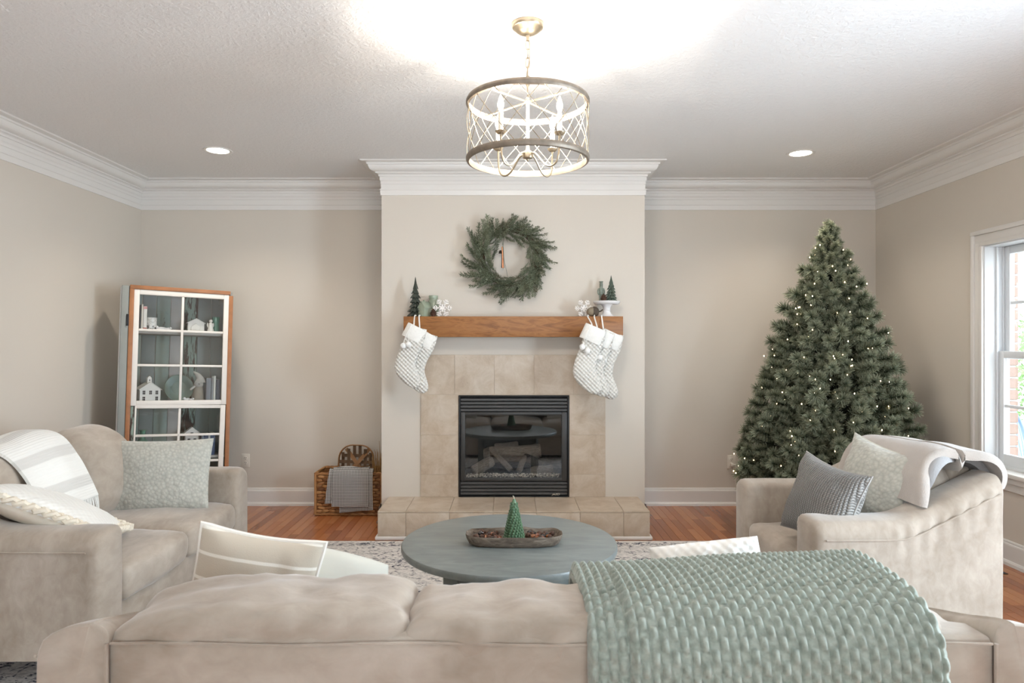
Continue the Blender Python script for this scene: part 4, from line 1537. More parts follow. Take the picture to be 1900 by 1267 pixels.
mb.build('plaited_border', simple('cream_plait', rgb(226, 216, 198), 0.9, var=0.06, vscale=30), o, smooth=True)
place(o, (-1.985, 2.985, 0.630), (0.86, 0.20, -0.40), (0.307, -0.92, 0.178))


# ---- chunky sage throw over the front sofa
def path_sampler(pts, per=10):
    P = smoothpath([(p[0], p[1], 0) for p in pts], per)
    D = [0.0]
    for a, b in zip(P, P[1:]):
        D.append(D[-1] + (b - a).length)
    L = D[-1]

    def at(u):
        s = max(0, min(1, u)) * L
        for i in range(len(D) - 1):
            if s <= D[i + 1] or i == len(D) - 2:
                t = (s - D[i]) / max(1e-9, D[i + 1] - D[i])
                p = P[i].lerp(P[i + 1], t)
                d = (P[i + 1] - P[i]).normalized()
                return p.x, p.y, d.x, d.y
    return at, L


def m_sage():
    t = NT('sage_chunky_wool')
    v = t.coords()
    t.base(t.ramp(t.noise(v, 60, 3), [(0.3, rgb(136, 144, 133)), (0.7, rgb(164, 171, 160))]))
    t.p(rough=0.95, spec=0.1, sheen=0.3)
    t.bump(t.noise(v, 420, 2), 0.3, 0.003)
    return t.m


M_SAGE = m_sage()


def chunky(x0, x1, path, lift, pitch_x, pitch_v, amp, nx, nv, top_tilt=0.0, seed=0):
    at, L = path_sampler(path)
    tab = [at(j / (nv - 1)) for j in range(nv)]

    def fn(u, v):
        j = int(round(v * (nv - 1)))
        yy, zz, dy, dz = tab[j]
        n = Vector((0, dz, -dy))
        if n.z < 0 and abs(n.y) < 0.2:
            n = -n
        wob = 0.008 * nz(v * 5 + seed, seed, 1)
        x = x0 + (x1 - x0) * u + wob
        s = v * L
        ci = (x - x0) / pitch_x
        col = math.floor(ci)
        fx = ci - col
        ph = (s / pitch_v + 0.5 * (col % 2)) % 1.0
        dx_ = abs(fx - 0.5) / 0.40
        dv_ = abs(ph - 0.5) / 0.35
        vert = math.sqrt(max(0, 1 - dx_ ** 2)) * math.sqrt(max(0, 1 - dv_ ** 2))
        ph2 = min(ph, 1 - ph) / 0.17
        hor = 0.30 * math.sqrt(max(0, 1 - ph2 ** 2)) * max(0, 1 - (abs(fx - 0.5) / 0.62) ** 4)
        h = amp * max(vert, hor)
        wave = 0.010 * nz(x * 3.1 + seed, s * 2.2, 4.2)
        edge = min(u, 1 - u)
        rnd = -0.012 * max(0, 1 - edge / 0.02)
        zz2 = zz + top_tilt * (x - (x0 + x1) / 2) * max(0.0, 1 - abs(s - 0.40) / 0.5)
        return Vector((x, yy, zz2)) + n * (h + lift + wave + rnd), -n
    mb = MB()
    A = [[fn(i / (nx - 1), j / (nv - 1)) for j in range(nv)] for i in range(nx)]
    top = [A[i][j][0] for i in range(nx) for j in range(nv)]
    K_ = nx * nv
    fs = []
    for i in range(nx - 1):
        for j in range(nv - 1):
            fs.append((i * nv + j, (i + 1) * nv + j, (i + 1) * nv + j + 1, i * nv + j + 1))
    # a plain underside
    bi = [int(i) for i in np.linspace(0, nx - 1, nx)]
    bot = [Vector(A[i][j][0]) + A[i][j][1] * 0.016 for i in range(nx) for j in (0, nv - 1)]
    mb.add(top, fs)
    under = []
    uf = []
    ng = 40
    for i in range(2):
        for j in range(ng + 1):
            jj = int(j * (nv - 1) / ng)
            p, n = A[0 if i == 0 else nx - 1][jj]
            under.append(p + n * 0.02)
    for j in range(ng):
        uf.append((j, j + 1, ng + 1 + j + 1, ng + 1 + j))
    mb.add(under, uf)
    # side walls
    for i in (0, nx - 1):
        w = []
        for j in range(ng + 1):
            jj = int(j * (nv - 1) / ng)
            p, n = A[i][jj]
            w += [p, p + n * 0.02]
        mb.add(w, [(2 * j, 2 * j + 1, 2 * j + 3, 2 * j + 2) for j in range(ng)])
    return mb


PATH = [(2.00, 0.50), (1.94, 0.60), (1.895, 0.69), (1.83, 0.752), (1.73, 0.776), (1.60, 0.780), (1.50, 0.768), (1.444, 0.728), (1.430, 0.66), (1.430, 0.50), (1.430, 0.26)]
tw = thing('throw_blanket', 'chunky sage green knitted throw draped over the foreground sofa', 'throw blanket', (0.54, 1.43, 0.26))
for nm, a, b, lift, tt, sd in (('under_layer', 0.165, 0.55, 0.024, 0.02, 1), ('upper_layer', 0.250, 0.905, 0.036, 0.05, 5)):
    mb = chunky(a, b, PATH, lift, 0.0205, 0.031, 0.014, int((b - a) / 0.0215 * 10), 400, tt, sd)
    mb.v = [(v[0] - 0.54, v[1] - 1.43, v[2] - 0.26) for v in mb.v]
    mb.build(nm, M_SAGE, tw, smooth=True, angle=80)


# ---- striped cream throw on the love seat
def m_stripethrow():
    t = NT('cream_throw_with_grey_stripes')
    sp = t.n('ShaderNodeSeparateXYZ', {0: t.n('ShaderNodeTexCoord').outputs['UV']})
    v = sp.outputs['Y']
    f = t.math('FRACT', t.math('MULTIPLY', v, 5.0))
    s = t.ramp(f, [(0.30, (0, 0, 0)), (0.33, (1, 1, 1)), (0.62, (1, 1, 1)), (0.65, (0, 0, 0))])
    ribs = t.math('SINE', t.math('MULTIPLY', v, 420.0))
    t.base(t.mix(s, rgb(234, 232, 226), rgb(212, 209, 203)))
    t.p(rough=0.9, sheen=0.3)
    t.bump(ribs, 0.25, 0.003)
    return t.m


M_STRIPT = m_stripethrow()
at, L = path_sampler([(-2.52, 0.62), (-2.50, 0.80), (-2.44, 0.895), (-2.34, 0.925), (-2.235, 0.895), (-2.160, 0.80), (-2.115, 0.70), (-2.075, 0.605)])


def uvsheet(name, mat, parent, fn, nu, nv, thick):
    mb = sheet(fn, nu, nv, thick)
    me = mb.mesh(name, mat)
    me.polygons.foreach_set('use_smooth', [True] * len(me.polygons))
    me.set_sharp_from_angle(angle=math.radians(60))
    uv = me.uv_layers.new(name='UVMap')
    K_ = nu * nv
    for lp in me.loops:
        i = lp.vertex_index % K_
        uv.data[lp.index].uv = ((i // nv) / (nu - 1), (i % nv) / (nv - 1))
    return link(name, me, parent)


def lt(u, v):
    x, z, dx, dz = at(v)
    n = Vector((-dz, 0, dx))
    if n.z < -0.1:
        n = -n
    y = 2.985 + 0.40 * u + 0.06 * (v - 0.5)
    bump_ = 0.006 * math.sin(u * 9 + v * 3) + 0.010 * nz(u * 3, v * 4, 2)
    dip = -0.05 * (1 - u) ** 2 * max(0, 1 - abs(v - 0.5) / 0.4)
    return Vector((x, y, z + dip)) + Vector((0.96 * abs(dz) + 0.02, 0, abs(dx))).normalized() * (0.012 + bump_), Vector((abs(dz) * (1 if v > 0.45 else -1), 0, abs(dx) + 0.05)).normalized()


t2 = thing('throw_blanket', 'cream throw with pale grey stripes and fringe over the love seat back', 'throw blanket', (-2.1, 3.2, 0.6))
o = uvsheet('cloth', M_STRIPT, t2, lt, 26, 50, 0.014)
o.location = (2.1, -3.2, -0.6)
mb = MB()
rr = random.Random(2)
for i in range(46):
    p, n = lt(i / 45, 1.0)
    p = p + n * 0.008
    sway = rr.uniform(-0.012, 0.012)
    mb.tube([p, p + Vector((0.006, sway * 0.5, -0.035)), p + Vector((0.014 + rr.uniform(-0.004, 0.004), sway, -0.075 - rr.uniform(0, 0.012)))], [0.0032, 0.003, 0.002], 5)
mb.v = [(v[0] + 2.1, v[1] - 3.2, v[2] - 0.6) for v in mb.v]
o = mb.build('fringe', simple('cream_fringe', rgb(236, 234, 228), 0.9), t2, smooth=True)

# ---- plush beige blanket over the armchair back
M_PLUSH = simple('plush_oatmeal_fleece', rgb(176, 166, 157), 0.95, var=0.05, vscale=14, bump=0.5, bscale=260, sheen=0.6)
M_PLUSH2 = simple('grey_fleece_underside', rgb(152, 150, 149), 0.95, var=0.05, vscale=14, bump=0.4, bscale=200, sheen=0.5)
t3 = thing('throw_blanket', 'folded oatmeal fleece blanket draped over the back of the armchair', 'throw blanket', (2.0, 3.2, 0.7))
at3, L3 = path_sampler([(1.795, 0.640), (1.815, 0.72), (1.845, 0.800), (1.90, 0.848), (1.985, 0.858), (2.055, 0.842), (2.090, 0.78), (2.096, 0.66)])


def plush(y0, y1, off, v0, v1, seed):
    def f(u, v):
        vv = v0 + (v1 - v0) * v
        x, z, dx, dz = at3(vv)
        n = Vector((-dz, 0, dx))
        if n.z < 0 and vv < 0.6:
            n = -n
        if vv > 0.5 and n.x < 0:
            n = -n
        y = y0 + (y1 - y0) * u
        e_ = max(0, 1 - u / 0.22)
        fold = 0.006 * math.sin(vv * 16 + seed) * e_ + 0.010 * nz(u * 4 + seed, vv * 5, seed) - 0.016 * max(0, 1 - u / 0.03) ** 2
        y += 0.035 * math.sin(vv * 9 + seed * 2) * e_
        drop = -0.03 * u * u + 0.0
        return Vector((x, y, z + drop)) + n * (off + fold), n
    return f


for nm, y0, y1, off, v0, v1, mt, sd in (('lower_fold', 2.985, 3.62, 0.010, 0.0, 0.97, M_PLUSH2, 1), ('upper_fold', 2.945, 3.66, 0.030, 0.04, 0.86, M_PLUSH, 2.2)):
    mb = sheet(plush(y0, y1, off, v0, v1, sd), 34, 46, 0.022)
    mb.v = [(v[0] - 2.0, v[1] - 3.2, v[2] - 0.7) for v in mb.v]
    mb.build(nm, mt, t3, smooth=True, angle=70)

# ------------------------------------------------------------------ coffee table
def m_table():
    t = NT('slate_blue_painted_wood')
    a = t.noise(t.coords((3, 9, 3), rot=(0, 0, 0.5)), 2.0, 5, 0.6, 0.6)
    t.base(t.ramp(a, [(0.3, rgb(112, 118, 117)), (0.55, rgb(130, 136, 133)), (0.75, rgb(144, 149, 145))]))
    t.p(rough=t.math('ADD', t.math('MULTIPLY', a, 0.2), 0.26), spec=0.5)
    return t.m


M_TAB = m_table()
tb = thing('coffee_table', 'round slate blue painted coffee table on the rug', 'coffee table', (0.0, 3.19, 0.011))
MB().lathe([(0, 0.404), (0.485, 0.404), (0.497, 0.408), (0.500, 0.416), (0.500, 0.430), (0.496, 0.437), (0.488, 0.439), (0, 0.439)], 96).build('table_top', M_TAB, tb, smooth=True, angle=30)
hw = 0.30
ca = math.radians(4)
ap = []
for i in range(4):
    R_ = Matrix.Rotation(ca + PI / 2 * i, 4, 'Z')
    MB().box(-hw + 0.03, hw - 0.03, -hw + 0.006, -hw + 0.028, 0.31, 0.404).xf(R_).build('apron', M_TAB, tb, bevel=0.003)
    MB().box(hw - 0.06, hw, -hw, -hw + 0.06, 0.0, 0.404).xf(R_).build('leg', M_TAB, tb, bevel=0.004)
TZ = 0.45

# ---- dough bowl
def m_bowl():
    t = NT('weathered_carved_wood')
    a = t.noise(t.coords((4, 20, 20)), 3, 6, 0.65, 1.0)
    t.base(t.ramp(a, [(0.25, rgb(58, 48, 40)), (0.5, rgb(112, 98, 84)), (0.75, rgb(152, 138, 122))]))
    t.p(rough=0.75)
    t.bump(a, 0.5, 0.01)
    return t.m


bowl = thing('dough_bowl', 'long carved wooden dough bowl on the coffee table', 'dough bowl', (0.022, 3.135, TZ))
mb = MB()
prof = [(0.78, 0.0), (0.90, 0.012), (0.97, 0.032), (1.0, 0.047), (0.99, 0.052), (0.955, 0.050), (0.91, 0.036), (0.84, 0.020), (0.72, 0.013), (0.0, 0.012)]


def sup(a, n=3.2):
    c_, s_ = math.cos(a), math.sin(a)
    return math.copysign(abs(c_) ** (2 / n), c_), math.copysign(abs(s_) ** (2 / n), s_)


def bw(u, v):
    s_, z = prof[int(round(v * (len(prof) - 1)))]
    x, y = sup(u * 2 * PI)
    k = 0.006 * nz(x * 3, y * 3, 5) if s_ > 0.5 else 0
    inset = 0.222 * (1 - s_) * 0.45
    return (x * max(0, 0.222 - inset * 1.5) if s_ > 0 else 0, y * (0.088 * s_ + k) if s_ > 0 else 0, z + (k * 0.8 if 0.9 < s_ else 0))


mb.grid(bw, 64, len(prof), cu=True)
mb.add([bw(i / 64, 0) for i in range(64)], [tuple(range(64))])
mb.build('bowl', m_bowl(), bowl, smooth=True, angle=50)
# candle
M_WAX = simple('green_wax', rgb(90, 118, 88), 0.4, sub=0.0, var=0.15, vscale=30, coat=0.2)
cdl = thing('tree_candle', 'green wax candle shaped like a fir tree standing in the bowl', 'candle', (0.022, 3.135, TZ + 0.0125))
H_ = 0.205
MB().lathe([(0.045, 0), (0.046, 0.006), (0.036, 0.05), (0.026, 0.10), (0.016, 0.155), (0.010, 0.180), (0.006, 0.192), (0, 0.196)], 24).build('wax_body', M_WAX, cdl, smooth=True)
mb = MB()
rows = 15
for i in range(rows):
    f = i / rows
    z = 0.006 + 0.178 * f
    R = 0.047 * (1 - f) + 0.010 * f
    m = max(6, int(15 * (1 - f) + 5))
    for k in range(m):
        a = 2 * PI * (k + 0.5 * (i % 2)) / m
        w = R * PI / m * 0.95
        c0 = Vector((R * math.cos(a), R * math.sin(a), z))
        q = MB().ball((0, 0, 0), 1, 6, 4, (0.0055, w, 0.010 * (1 - 0.3 * f)))
        q.xf(Matrix.Translation(c0) @ Matrix.Rotation(a, 4, 'Z') @ Matrix.Rotation(0.35, 4, 'Y'))
        mb.add(q.v, q.f)
mb.build('wax_leaves', M_WAX, cdl, smooth=True)
MB().tube([(0, 0, 0.194), (-0.001, 0, 0.202), (-0.006, 0, 0.208)], 0.0016, 5).build('wick', simple('wick', rgb(226, 216, 190), 0.8), cdl, smooth=True)
# glossy acorns
rr = random.Random(21)
AC = []
for cidx, col in enumerate((rgb(58, 28, 16), rgb(110, 52, 24), rgb(34, 20, 16), rgb(150, 84, 40))):
    m_ = simple('glossy_nut_%d' % cidx, col, 0.12, coat=0.8)
    n_ = MB().lathe([(0, -0.016), (0.007, -0.013), (0.012, -0.003), (0.011, 0.005), (0, 0.006)], 12).mesh('nut', m_, smooth=True)
    c_ = MB().lathe([(0.0125, 0.003), (0.013, 0.006), (0.009, 0.013), (0.002, 0.0155), (0.0015, 0.021), (0, 0.021)], 12).mesh('cap', M_CONE, smooth=True)
    AC.append((n_, c_))
spots = []
tries = 0
while len(spots) < 26 and tries < 4000:
    tries += 1
    x, y = rr.uniform(-0.175, 0.175), rr.uniform(-0.052, 0.052)
    if abs(x) < 0.058:
        continue
    if all((x - a) ** 2 + (y - b) ** 2 > 0.021 ** 2 for a, b in spots):
        spots.append((x, y))
for i, (x, y) in enumerate(spots):
    M = Matrix.Translation((0.022 + x, 3.135 + y, TZ + 0.030 + rr.uniform(0, 0.010))) @ Matrix.Rotation(rr.uniform(0, 6.28), 4, 'Z') @ Matrix.Rotation(rr.uniform(1.0, 2.1), 4, 'X') @ Matrix.Scale(rr.uniform(0.85, 1.15), 4)
    t_ = thing('acorn', ('near-black', 'chestnut', 'very dark', 'amber')[i % 4].join(('small glossy ', ' acorn in the dough bowl, %s of the candle' % ('left' if x < 0 else 'right'))), 'acorn', group='acorns in the dough bowl', M=M)
    n_, c_ = AC[i % 4]
    link('nut', n_, t_)
    link('cap', c_, t_)
sp_ = thing('greenery_sprig', 'small dark green sprig at the right end of the dough bowl', 'greenery', (0.16, 3.16, TZ + 0.03))
rr = random.Random(4)
mb = MB()
for i in range(70):
    a, b = rr.uniform(0, 6.28), rr.uniform(0.1, 1.2)
    d = Vector((math.cos(a) * math.sin(b) * 1.5, math.sin(a) * math.sin(b), math.cos(b) * 0.7)) * rr.uniform(0.012, 0.026)
    s_ = d.cross(Vector((0, 0, 1))).normalized() * 0.003
    o_ = Vector((rr.uniform(-0.03, 0.02), rr.uniform(-0.015, 0.015), 0))
    mb.add([o_ - s_, o_ + d, o_ + s_], [(0, 1, 2)])
mb.build('leaves', simple('dark_green_leaf', rgb(48, 72, 48), 0.6), sp_)
# ------------------------------------------------------------------ wicker basket with its contents
def m_wicker():
    t = NT('honey_wicker')
    ri = t.n('ShaderNodeNewGeometry').outputs['Random Per Island']
    c = t.ramp(ri, [(0, rgb(128, 82, 42)), (0.4, rgb(168, 116, 66)), (0.75, rgb(192, 142, 88)), (1, rgb(110, 68, 36))])
    t.base(t.mix(t.math('MULTIPLY', t.noise(t.coords((60, 60, 60)), 3, 4), 0.4), c, rgb(88, 54, 28)))
    t.p(rough=0.6)
    return t.m


M_WICK = m_wicker()
KX0, KX1, KY0, KY1, KH = -1.555, -1.005, 5.42, 5.735, 0.345
bk = thing('wicker_basket', 'rectangular honey coloured wicker basket against the back wall', 'basket', ((KX0 + KX1) / 2, (KY0 + KY1) / 2, 0))
ox, oy = (KX0 + KX1) / 2, (KY0 + KY1) / 2
rr = random.Random(8)


def wpanel(p0, p1, nrm):
    mb = MB()
    p0, p1 = Vector(p0), Vector(p1)
    L = (p1 - p0).length
    d = (p1 - p0).normalized()
    nrm = Vector(nrm)
    rows = 12
    for r_ in range(rows):
        z = 0.025 + (KH - 0.05) * (r_ + 0.5) / rows
        n_ = int(L / 0.050)
        for c_ in range(-1, n_ + 1):
            u = (c_ + 0.5 + 0.5 * (r_ % 2)) * L / n_
            if u < 0.01 or u > L - 0.01:
                continue
            q = MB().ball((0, 0, 0), 1, 6, 4, (L / n_ * 0.62, 0.0105, 0.0135))
            M = Matrix.Translation(p0 + d * u + Vector((0, 0, z + rr.uniform(-0.002, 0.002))) + nrm * rr.uniform(-0.001, 0.003))
            M = M @ Matrix.Rotation(math.atan2(d.y, d.x), 4, 'Z') @ Matrix.Rotation(rr.uniform(-0.16, 0.16), 4, 'Y') @ Matrix.Rotation(0.18 * (1 if r_ % 2 else -1), 4, 'Z')
            q.xf(M)
            mb.add(q.v, q.f)
    mb.add([p0 + Vector((0, 0, 0.02)) - nrm * 0.004, p1 + Vector((0, 0, 0.02)) - nrm * 0.004, p1 + Vector((0, 0, KH - 0.02)) - nrm * 0.004, p0 + Vector((0, 0, KH - 0.02)) - nrm * 0.004], [(0, 1, 2, 3)])
    return mb


hx, hy = (KX1 - KX0) / 2 - 0.012, (KY1 - KY0) / 2 - 0.012
for a, b, n_ in (((-hx, -hy, 0), (hx, -hy, 0), (0, -1, 0)), ((hx, hy, 0), (-hx, hy, 0), (0, 1, 0)), ((-hx, hy, 0), (-hx, -hy, 0), (-1, 0, 0)), ((hx, -hy, 0), (hx, hy, 0), (1, 0, 0))):
    o = wpanel(a, b, n_).build('woven_side', M_WICK, bk, smooth=True)
MB().box(-hx, hx, -hy, hy, 0.012, 0.024).build('basket_floor', M_WICK, bk)
for z in (0.013, KH - 0.012):
    cs_ = [(-hx, -hy), (hx, -hy), (hx, hy), (-hx, hy)]
    for (a, b), (c_, d_) in zip(cs_, cs_[1:] + cs_[:1]):
        n_ = 14
        mb = MB()
        for st in range(2):
            pts = []
            for i in range(n_ * 3 + 1):
                t_ = i / (n_ * 3)
                an = t_ * n_ * PI + st * PI
                pts.append((a + (c_ - a) * t_ + 0.0035 * math.cos(an) * (0 if abs(c_ - a) > 0.01 else 1), b + (d_ - b) * t_ + 0.0035 * math.cos(an) * (1 if abs(c_ - a) > 0.01 else 0), z + 0.0035 * math.sin(an)))
            mb.tube(pts, 0.009, 6)
        mb.build('rim_rope', M_WICK, bk, smooth=True)
for sx in (-1, 1):
    for sy in (-1, 1):
        MB().tube([(sx * hx, sy * hy, 0.012), (sx * hx, sy * hy, KH - 0.012)], 0.010, 8).build('corner_post', M_WICK, bk, smooth=True)

# tray basket of splints standing inside
M_SPL = simple('brown_splint', rgb(104, 78, 54), 0.7, var=0.25, vscale=30)
M_SPL2 = simple('tan_splint', rgb(150, 108, 70), 0.65, var=0.2, vscale=30)
sb = thing('splint_tray', 'brown woven splint tray with crossed strips standing inside the wicker basket', 'tray basket')
Wt, Ht, rt = 0.285, 0.50, 0.11
outl = []
for (cx_, cz_, a0) in ((Wt / 2 - rt, Ht - rt, 0), (-Wt / 2 + rt, Ht - rt, PI / 2)):
    for i in range(9):
        a = a0 + PI / 2 * i / 8
        outl.append((cx_ + rt * math.cos(a), 0, cz_ + rt * math.sin(a)))
outl += [(-Wt / 2, 0, 0.1), (-Wt / 2 + 0.02, 0, 0.0), (Wt / 2 - 0.02, 0, 0.0), (Wt / 2, 0, 0.1)]
for nm, yy, r_ in (('outer_rim', -0.012, 0.008), ('inner_rim', 0.004, 0.007)):
    MB().tube([(p[0], yy, p[2]) for p in outl], r_, 6, closed=True, flat=(1.3, 0.7), up=(0, 1, 0)).build(nm, M_SPL2, sb, smooth=True)


def strip(p, q, w, bow, mat, nm):
    mb = MB()
    p, q = Vector(p), Vector(q)
    d = (q - p).normalized()
    sd = Vector((-d.z, 0, d.x)) * w / 2
    vs, fs = [], []
    N_ = 10
    for i in range(N_ + 1):
        t_ = i / N_
        c_ = p.lerp(q, t_) + Vector((0, bow * min(1, 4 * t_ * (1 - t_) * 1.6), 0))
        vs += [c_ - sd, c_ + sd, c_ - sd + Vector((0, 0.002, 0)), c_ + sd + Vector((0, 0.002, 0))]
    for i in range(N_):
        o_ = i * 4
        fs += [(o_, o_ + 1, o_ + 5, o_ + 4), (o_ + 2, o_ + 6, o_ + 7, o_ + 3), (o_, o_ + 4, o_ + 6, o_ + 2), (o_ + 1, o_ + 3, o_ + 7, o_ + 5)]
    mb.add(vs, fs)
    mb.build(nm, mat, sb, smooth=True, angle=40)


for i in range(6):
    x = -0.115 + i * 0.046
    top = Ht - (0.0 if abs(x) < 0.05 else 0.03 if abs(x) < 0.09 else 0.06)
    strip((x, 0, 0.0), (x, 0, top), 0.026, 0.030, M_SPL, 'upright_splint')
for i in range(8):
    z = 0.05 + i * 0.052
    w_ = Wt / 2 if z < 0.39 else Wt / 2 - 0.03
    strip((-w_, 0, z), (w_, 0, z), 0.026, 0.033, M_SPL, 'cross_splint')
strip((-0.10, 0, 0.22), (0.10, 0, 0.47), 0.030, 0.018, M_SPL2, 'diagonal_strip')
strip((0.10, 0, 0.22), (-0.09, 0, 0.47), 0.030, 0.022, M_SPL2, 'diagonal_strip')
sb.matrix_basis = Matrix.Translation((-1.280, 5.600, 0.030)) @ Matrix.Rotation(-0.16, 4, 'X') @ Matrix.Rotation(0.03, 4, 'Y')

# dried stalks
M_STALK = simple('dry_straw', rgb(168, 128, 78), 0.8, var=0.2, vscale=20)
ds = thing('dried_stalks', 'bundle of dry straw stalks at the right side of the wicker basket', 'dried stalks', (-1.065, 5.60, 0.03))
rr = random.Random(6)
for i in range(44):
    x0, y0 = rr.uniform(-0.03, 0.03), rr.uniform(-0.09, 0.09)
    L = rr.uniform(0.36, 0.47) if i > 2 else rr.uniform(0.50, 0.56)
    tx = rr.uniform(-0.06, 0.045)
    MB().tube([(x0, y0, 0), (x0 + tx * 0.4, y0 + rr.uniform(-0.02, 0.02), L * 0.6), (x0 + tx, y0 + rr.uniform(-0.03, 0.03), L)], [0.0025, 0.0022, 0.0014], 4).build('stalk', M_STALK, ds)


# folded blanket over the basket front
def m_weave():
    t = NT('grey_white_basket_weave')
    sp = t.n('ShaderNodeSeparateXYZ', {0: t.n('ShaderNodeTexCoord').outputs['Object']})
    a = t.math('SINE', t.math('ADD', t.math('MULTIPLY', sp.outputs['X'], 270), t.math('MULTIPLY', sp.outputs['Z'], 270)))
    b = t.math('SINE', t.math('SUBTRACT', t.math('MULTIPLY', sp.outputs['X'], 270), t.math('MULTIPLY', sp.outputs['Z'], 270)))
    f = t.math('ADD', t.math('MULTIPLY', t.math('MULTIPLY', a, b), 0.5), 0.5)
    t.base(t.ramp(f, [(0.3, rgb(84, 80, 78)), (0.7, rgb(186, 182, 177))]))
    t.p(rough=0.9)
    t.bump(f, 0.4, 0.004)
    return t.m


M_WEAVE = m_weave()
bl = thing('folded_blanket', 'grey and white woven blanket hanging over the front of the wicker basket', 'blanket', (-1.25, KY0 - 0.02, 0.10))
for nm, xa, xb, off, zb, sl in (('back_fold', -1.350, -1.085, 0.006, 0.055, 0.10), ('side_fold', -1.425, -1.25, 0.012, 0.105, -0.13), ('middle_fold', -1.38, -1.080, 0.018, 0.10, 0.0), ('front_fold', -1.395, -1.110, 0.026, 0.085, -0.02)):
    at4, L4 = path_sampler([(KY0 + 0.10, KH - 0.10), (KY0 + 0.06, KH - 0.01), (KY0 + 0.025, KH + 0.012), (KY0 - 0.004, KH + 0.002), (KY0 - 0.016, KH - 0.05), (KY0 - 0.016, 0.2), (KY0 - 0.014, zb)])

    def bf(u, v, xa=xa, xb=xb, off=off, sl=sl):
        y, z, dy, dz = at4(v)
        n = Vector((0, dz, -dy))
        if n.y > 0:
            n = -n
        x = xa + (xb - xa) * u + sl * max(0, (KH - z)) * (1 - u if sl < 0 else 0.3)
        w_ = 0.004 * math.sin(u * 7 + off * 200) + 0.004 * nz(u * 3, v * 4, off * 50)
        z += (0.06 * (1 - u) * max(0, v - 0.8) / 0.2 * -1 if sl > 0.05 else 0) * 0.4
        return Vector((x, y, z)) + n * (off + w_), n
    mb = sheet(bf, 22, 36, 0.006)
    mb.v = [(v[0] + 1.25, v[1] - KY0 + 0.02, v[2] - 0.10) for v in mb.v]
    mb.build(nm, M_WEAVE, bl, smooth=True, angle=60)

# ------------------------------------------------------------------ display cabinet made of old window sashes
YAW, LEAN, ROLL = 0.55, -0.038, 0.0315
HB = 1.708
MCAB = Matrix.Translation((-2.722, 5.03, 1.732)) @ Matrix.Rotation(YAW, 4, 'Z') @ Matrix.Rotation(LEAN, 4, 'X') @ Matrix.Rotation(ROLL, 4, 'Y') @ Matrix.Translation((0, 0, -HB))
cab = thing('display_cabinet', 'display cabinet of old white window sashes in an orange wood frame, in the corner', 'cabinet', M=MCAB)
M_OAK = simple('orange_pine', rgb(162, 108, 68), 0.5, var=0.15, vscale=14)


def m_peel(name, c1, c2, c3, thr=0.42):
    t = NT(name)
    a = t.noise(t.coords((14, 14, 2.2), rnd=7), 3.0, 6, 0.65, 0.6)
    b = t.noise(t.coords(rnd=3), 5, 3)
    m_ = t.ramp(a, [(thr - 0.03, (1, 1, 1)), (thr, (0, 0, 0))])
    t.base(t.mix(m_, t.mix(b, c1, c2), c3))
    t.p(rough=0.7)
    t.bump(m_, 0.3, 0.003)
    return t.m


M_SASH = m_peel('chalky_white_paint', rgb(238, 233, 226), rgb(226, 219, 210), rgb(176, 160, 142), 0.27)
M_SIDE = m_peel('grey_green_board', rgb(156, 157, 153), rgb(132, 136, 130), rgb(110, 96, 82), 0.30)
M_P1 = m_peel('mint_board', rgb(158, 168, 158), rgb(142, 154, 146), rgb(84, 70, 60), 0.34)
M_P2 = m_peel('pale_grey_board', rgb(188, 182, 176), rgb(170, 168, 166), rgb(130, 118, 108), 0.26)
M_P3 = m_peel('peeling_brown_board', rgb(150, 166, 154), rgb(120, 136, 126), rgb(66, 46, 36), 0.50)
M_P4 = m_peel('grey_board', rgb(142, 146, 142), rgb(124, 130, 128), rgb(70, 62, 56), 0.32)
M_CGLASS = thin_glass('old_sash_glass', (0.96, 0.97, 0.97, 1), 1.2)
DEP = 0.27
X0, X1 = 0.0, 0.58
st = 0.036


def cpart(name, mb, mat, parent=None, **kw):
    mb.v = [(v[0], v[1], v[2] + HB) for v in mb.v]
    return mb.build(name, mat, parent or cab, **kw)


zt_ = st                        # top of upper sash
zu = -0.783 - 0.036             # bottom of upper sash
# orange face frame
f_ = 0.030
xa, xb = X0 - st, X1 + st
cpart('face_frame', MB().box(xa - f_, xa, -0.004, 0.022, -HB + 0.012, zt_ + 0.012).box(xb, xb + f_, -0.004, 0.022, -HB + 0.0, zt_ - 0.006).box(xa - f_ + 0.002, xb + 0.010, -0.006, 0.022, zt_ + 0.001, zt_ + f_).box(xa, xb, 0.0, 0.022, -HB + 0.01, -HB + 0.19), M_OAK, bevel=0.003)
for sx, a, b in (('l', xa - f_ - 0.050, xa - f_ - 0.001), ('r', xb + f_ - 0.022, xb + f_ - 0.002)):
    cpart('side_board', MB().box(a, b, 0.004 if sx == 'l' else 0.023, DEP, -HB + (0.02 if sx == 'l' else 0.0), zt_ + 0.024), M_SIDE, bevel=0.004)
cpart('side_edge_strip', MB().box(xa - f_ - 0.058, xa - f_ - 0.030, 0.012, 0.05, -HB + 0.02, zt_ + 0.016), M_P2, bevel=0.003)
cpart('hinge', MB().box(xa - f_ - 0.016, xa - f_ + 0.001, -0.003, 0.006, -0.235, -0.150), M_BLACKMETAL, bevel=0.001)
cpart('top_board', MB().box(xa - f_ - 0.03, xb + f_ - 0.02, 0.022, DEP, zt_ + 0.004, zt_ + 0.024), M_SIDE, bevel=0.003)
nb = 7
bm_ = [M_P1, M_P4, M_P1, M_P2, M_P3, M_P4, M_P4]
bwid = (xb + f_ - 0.022 - (xa - f_)) / nb
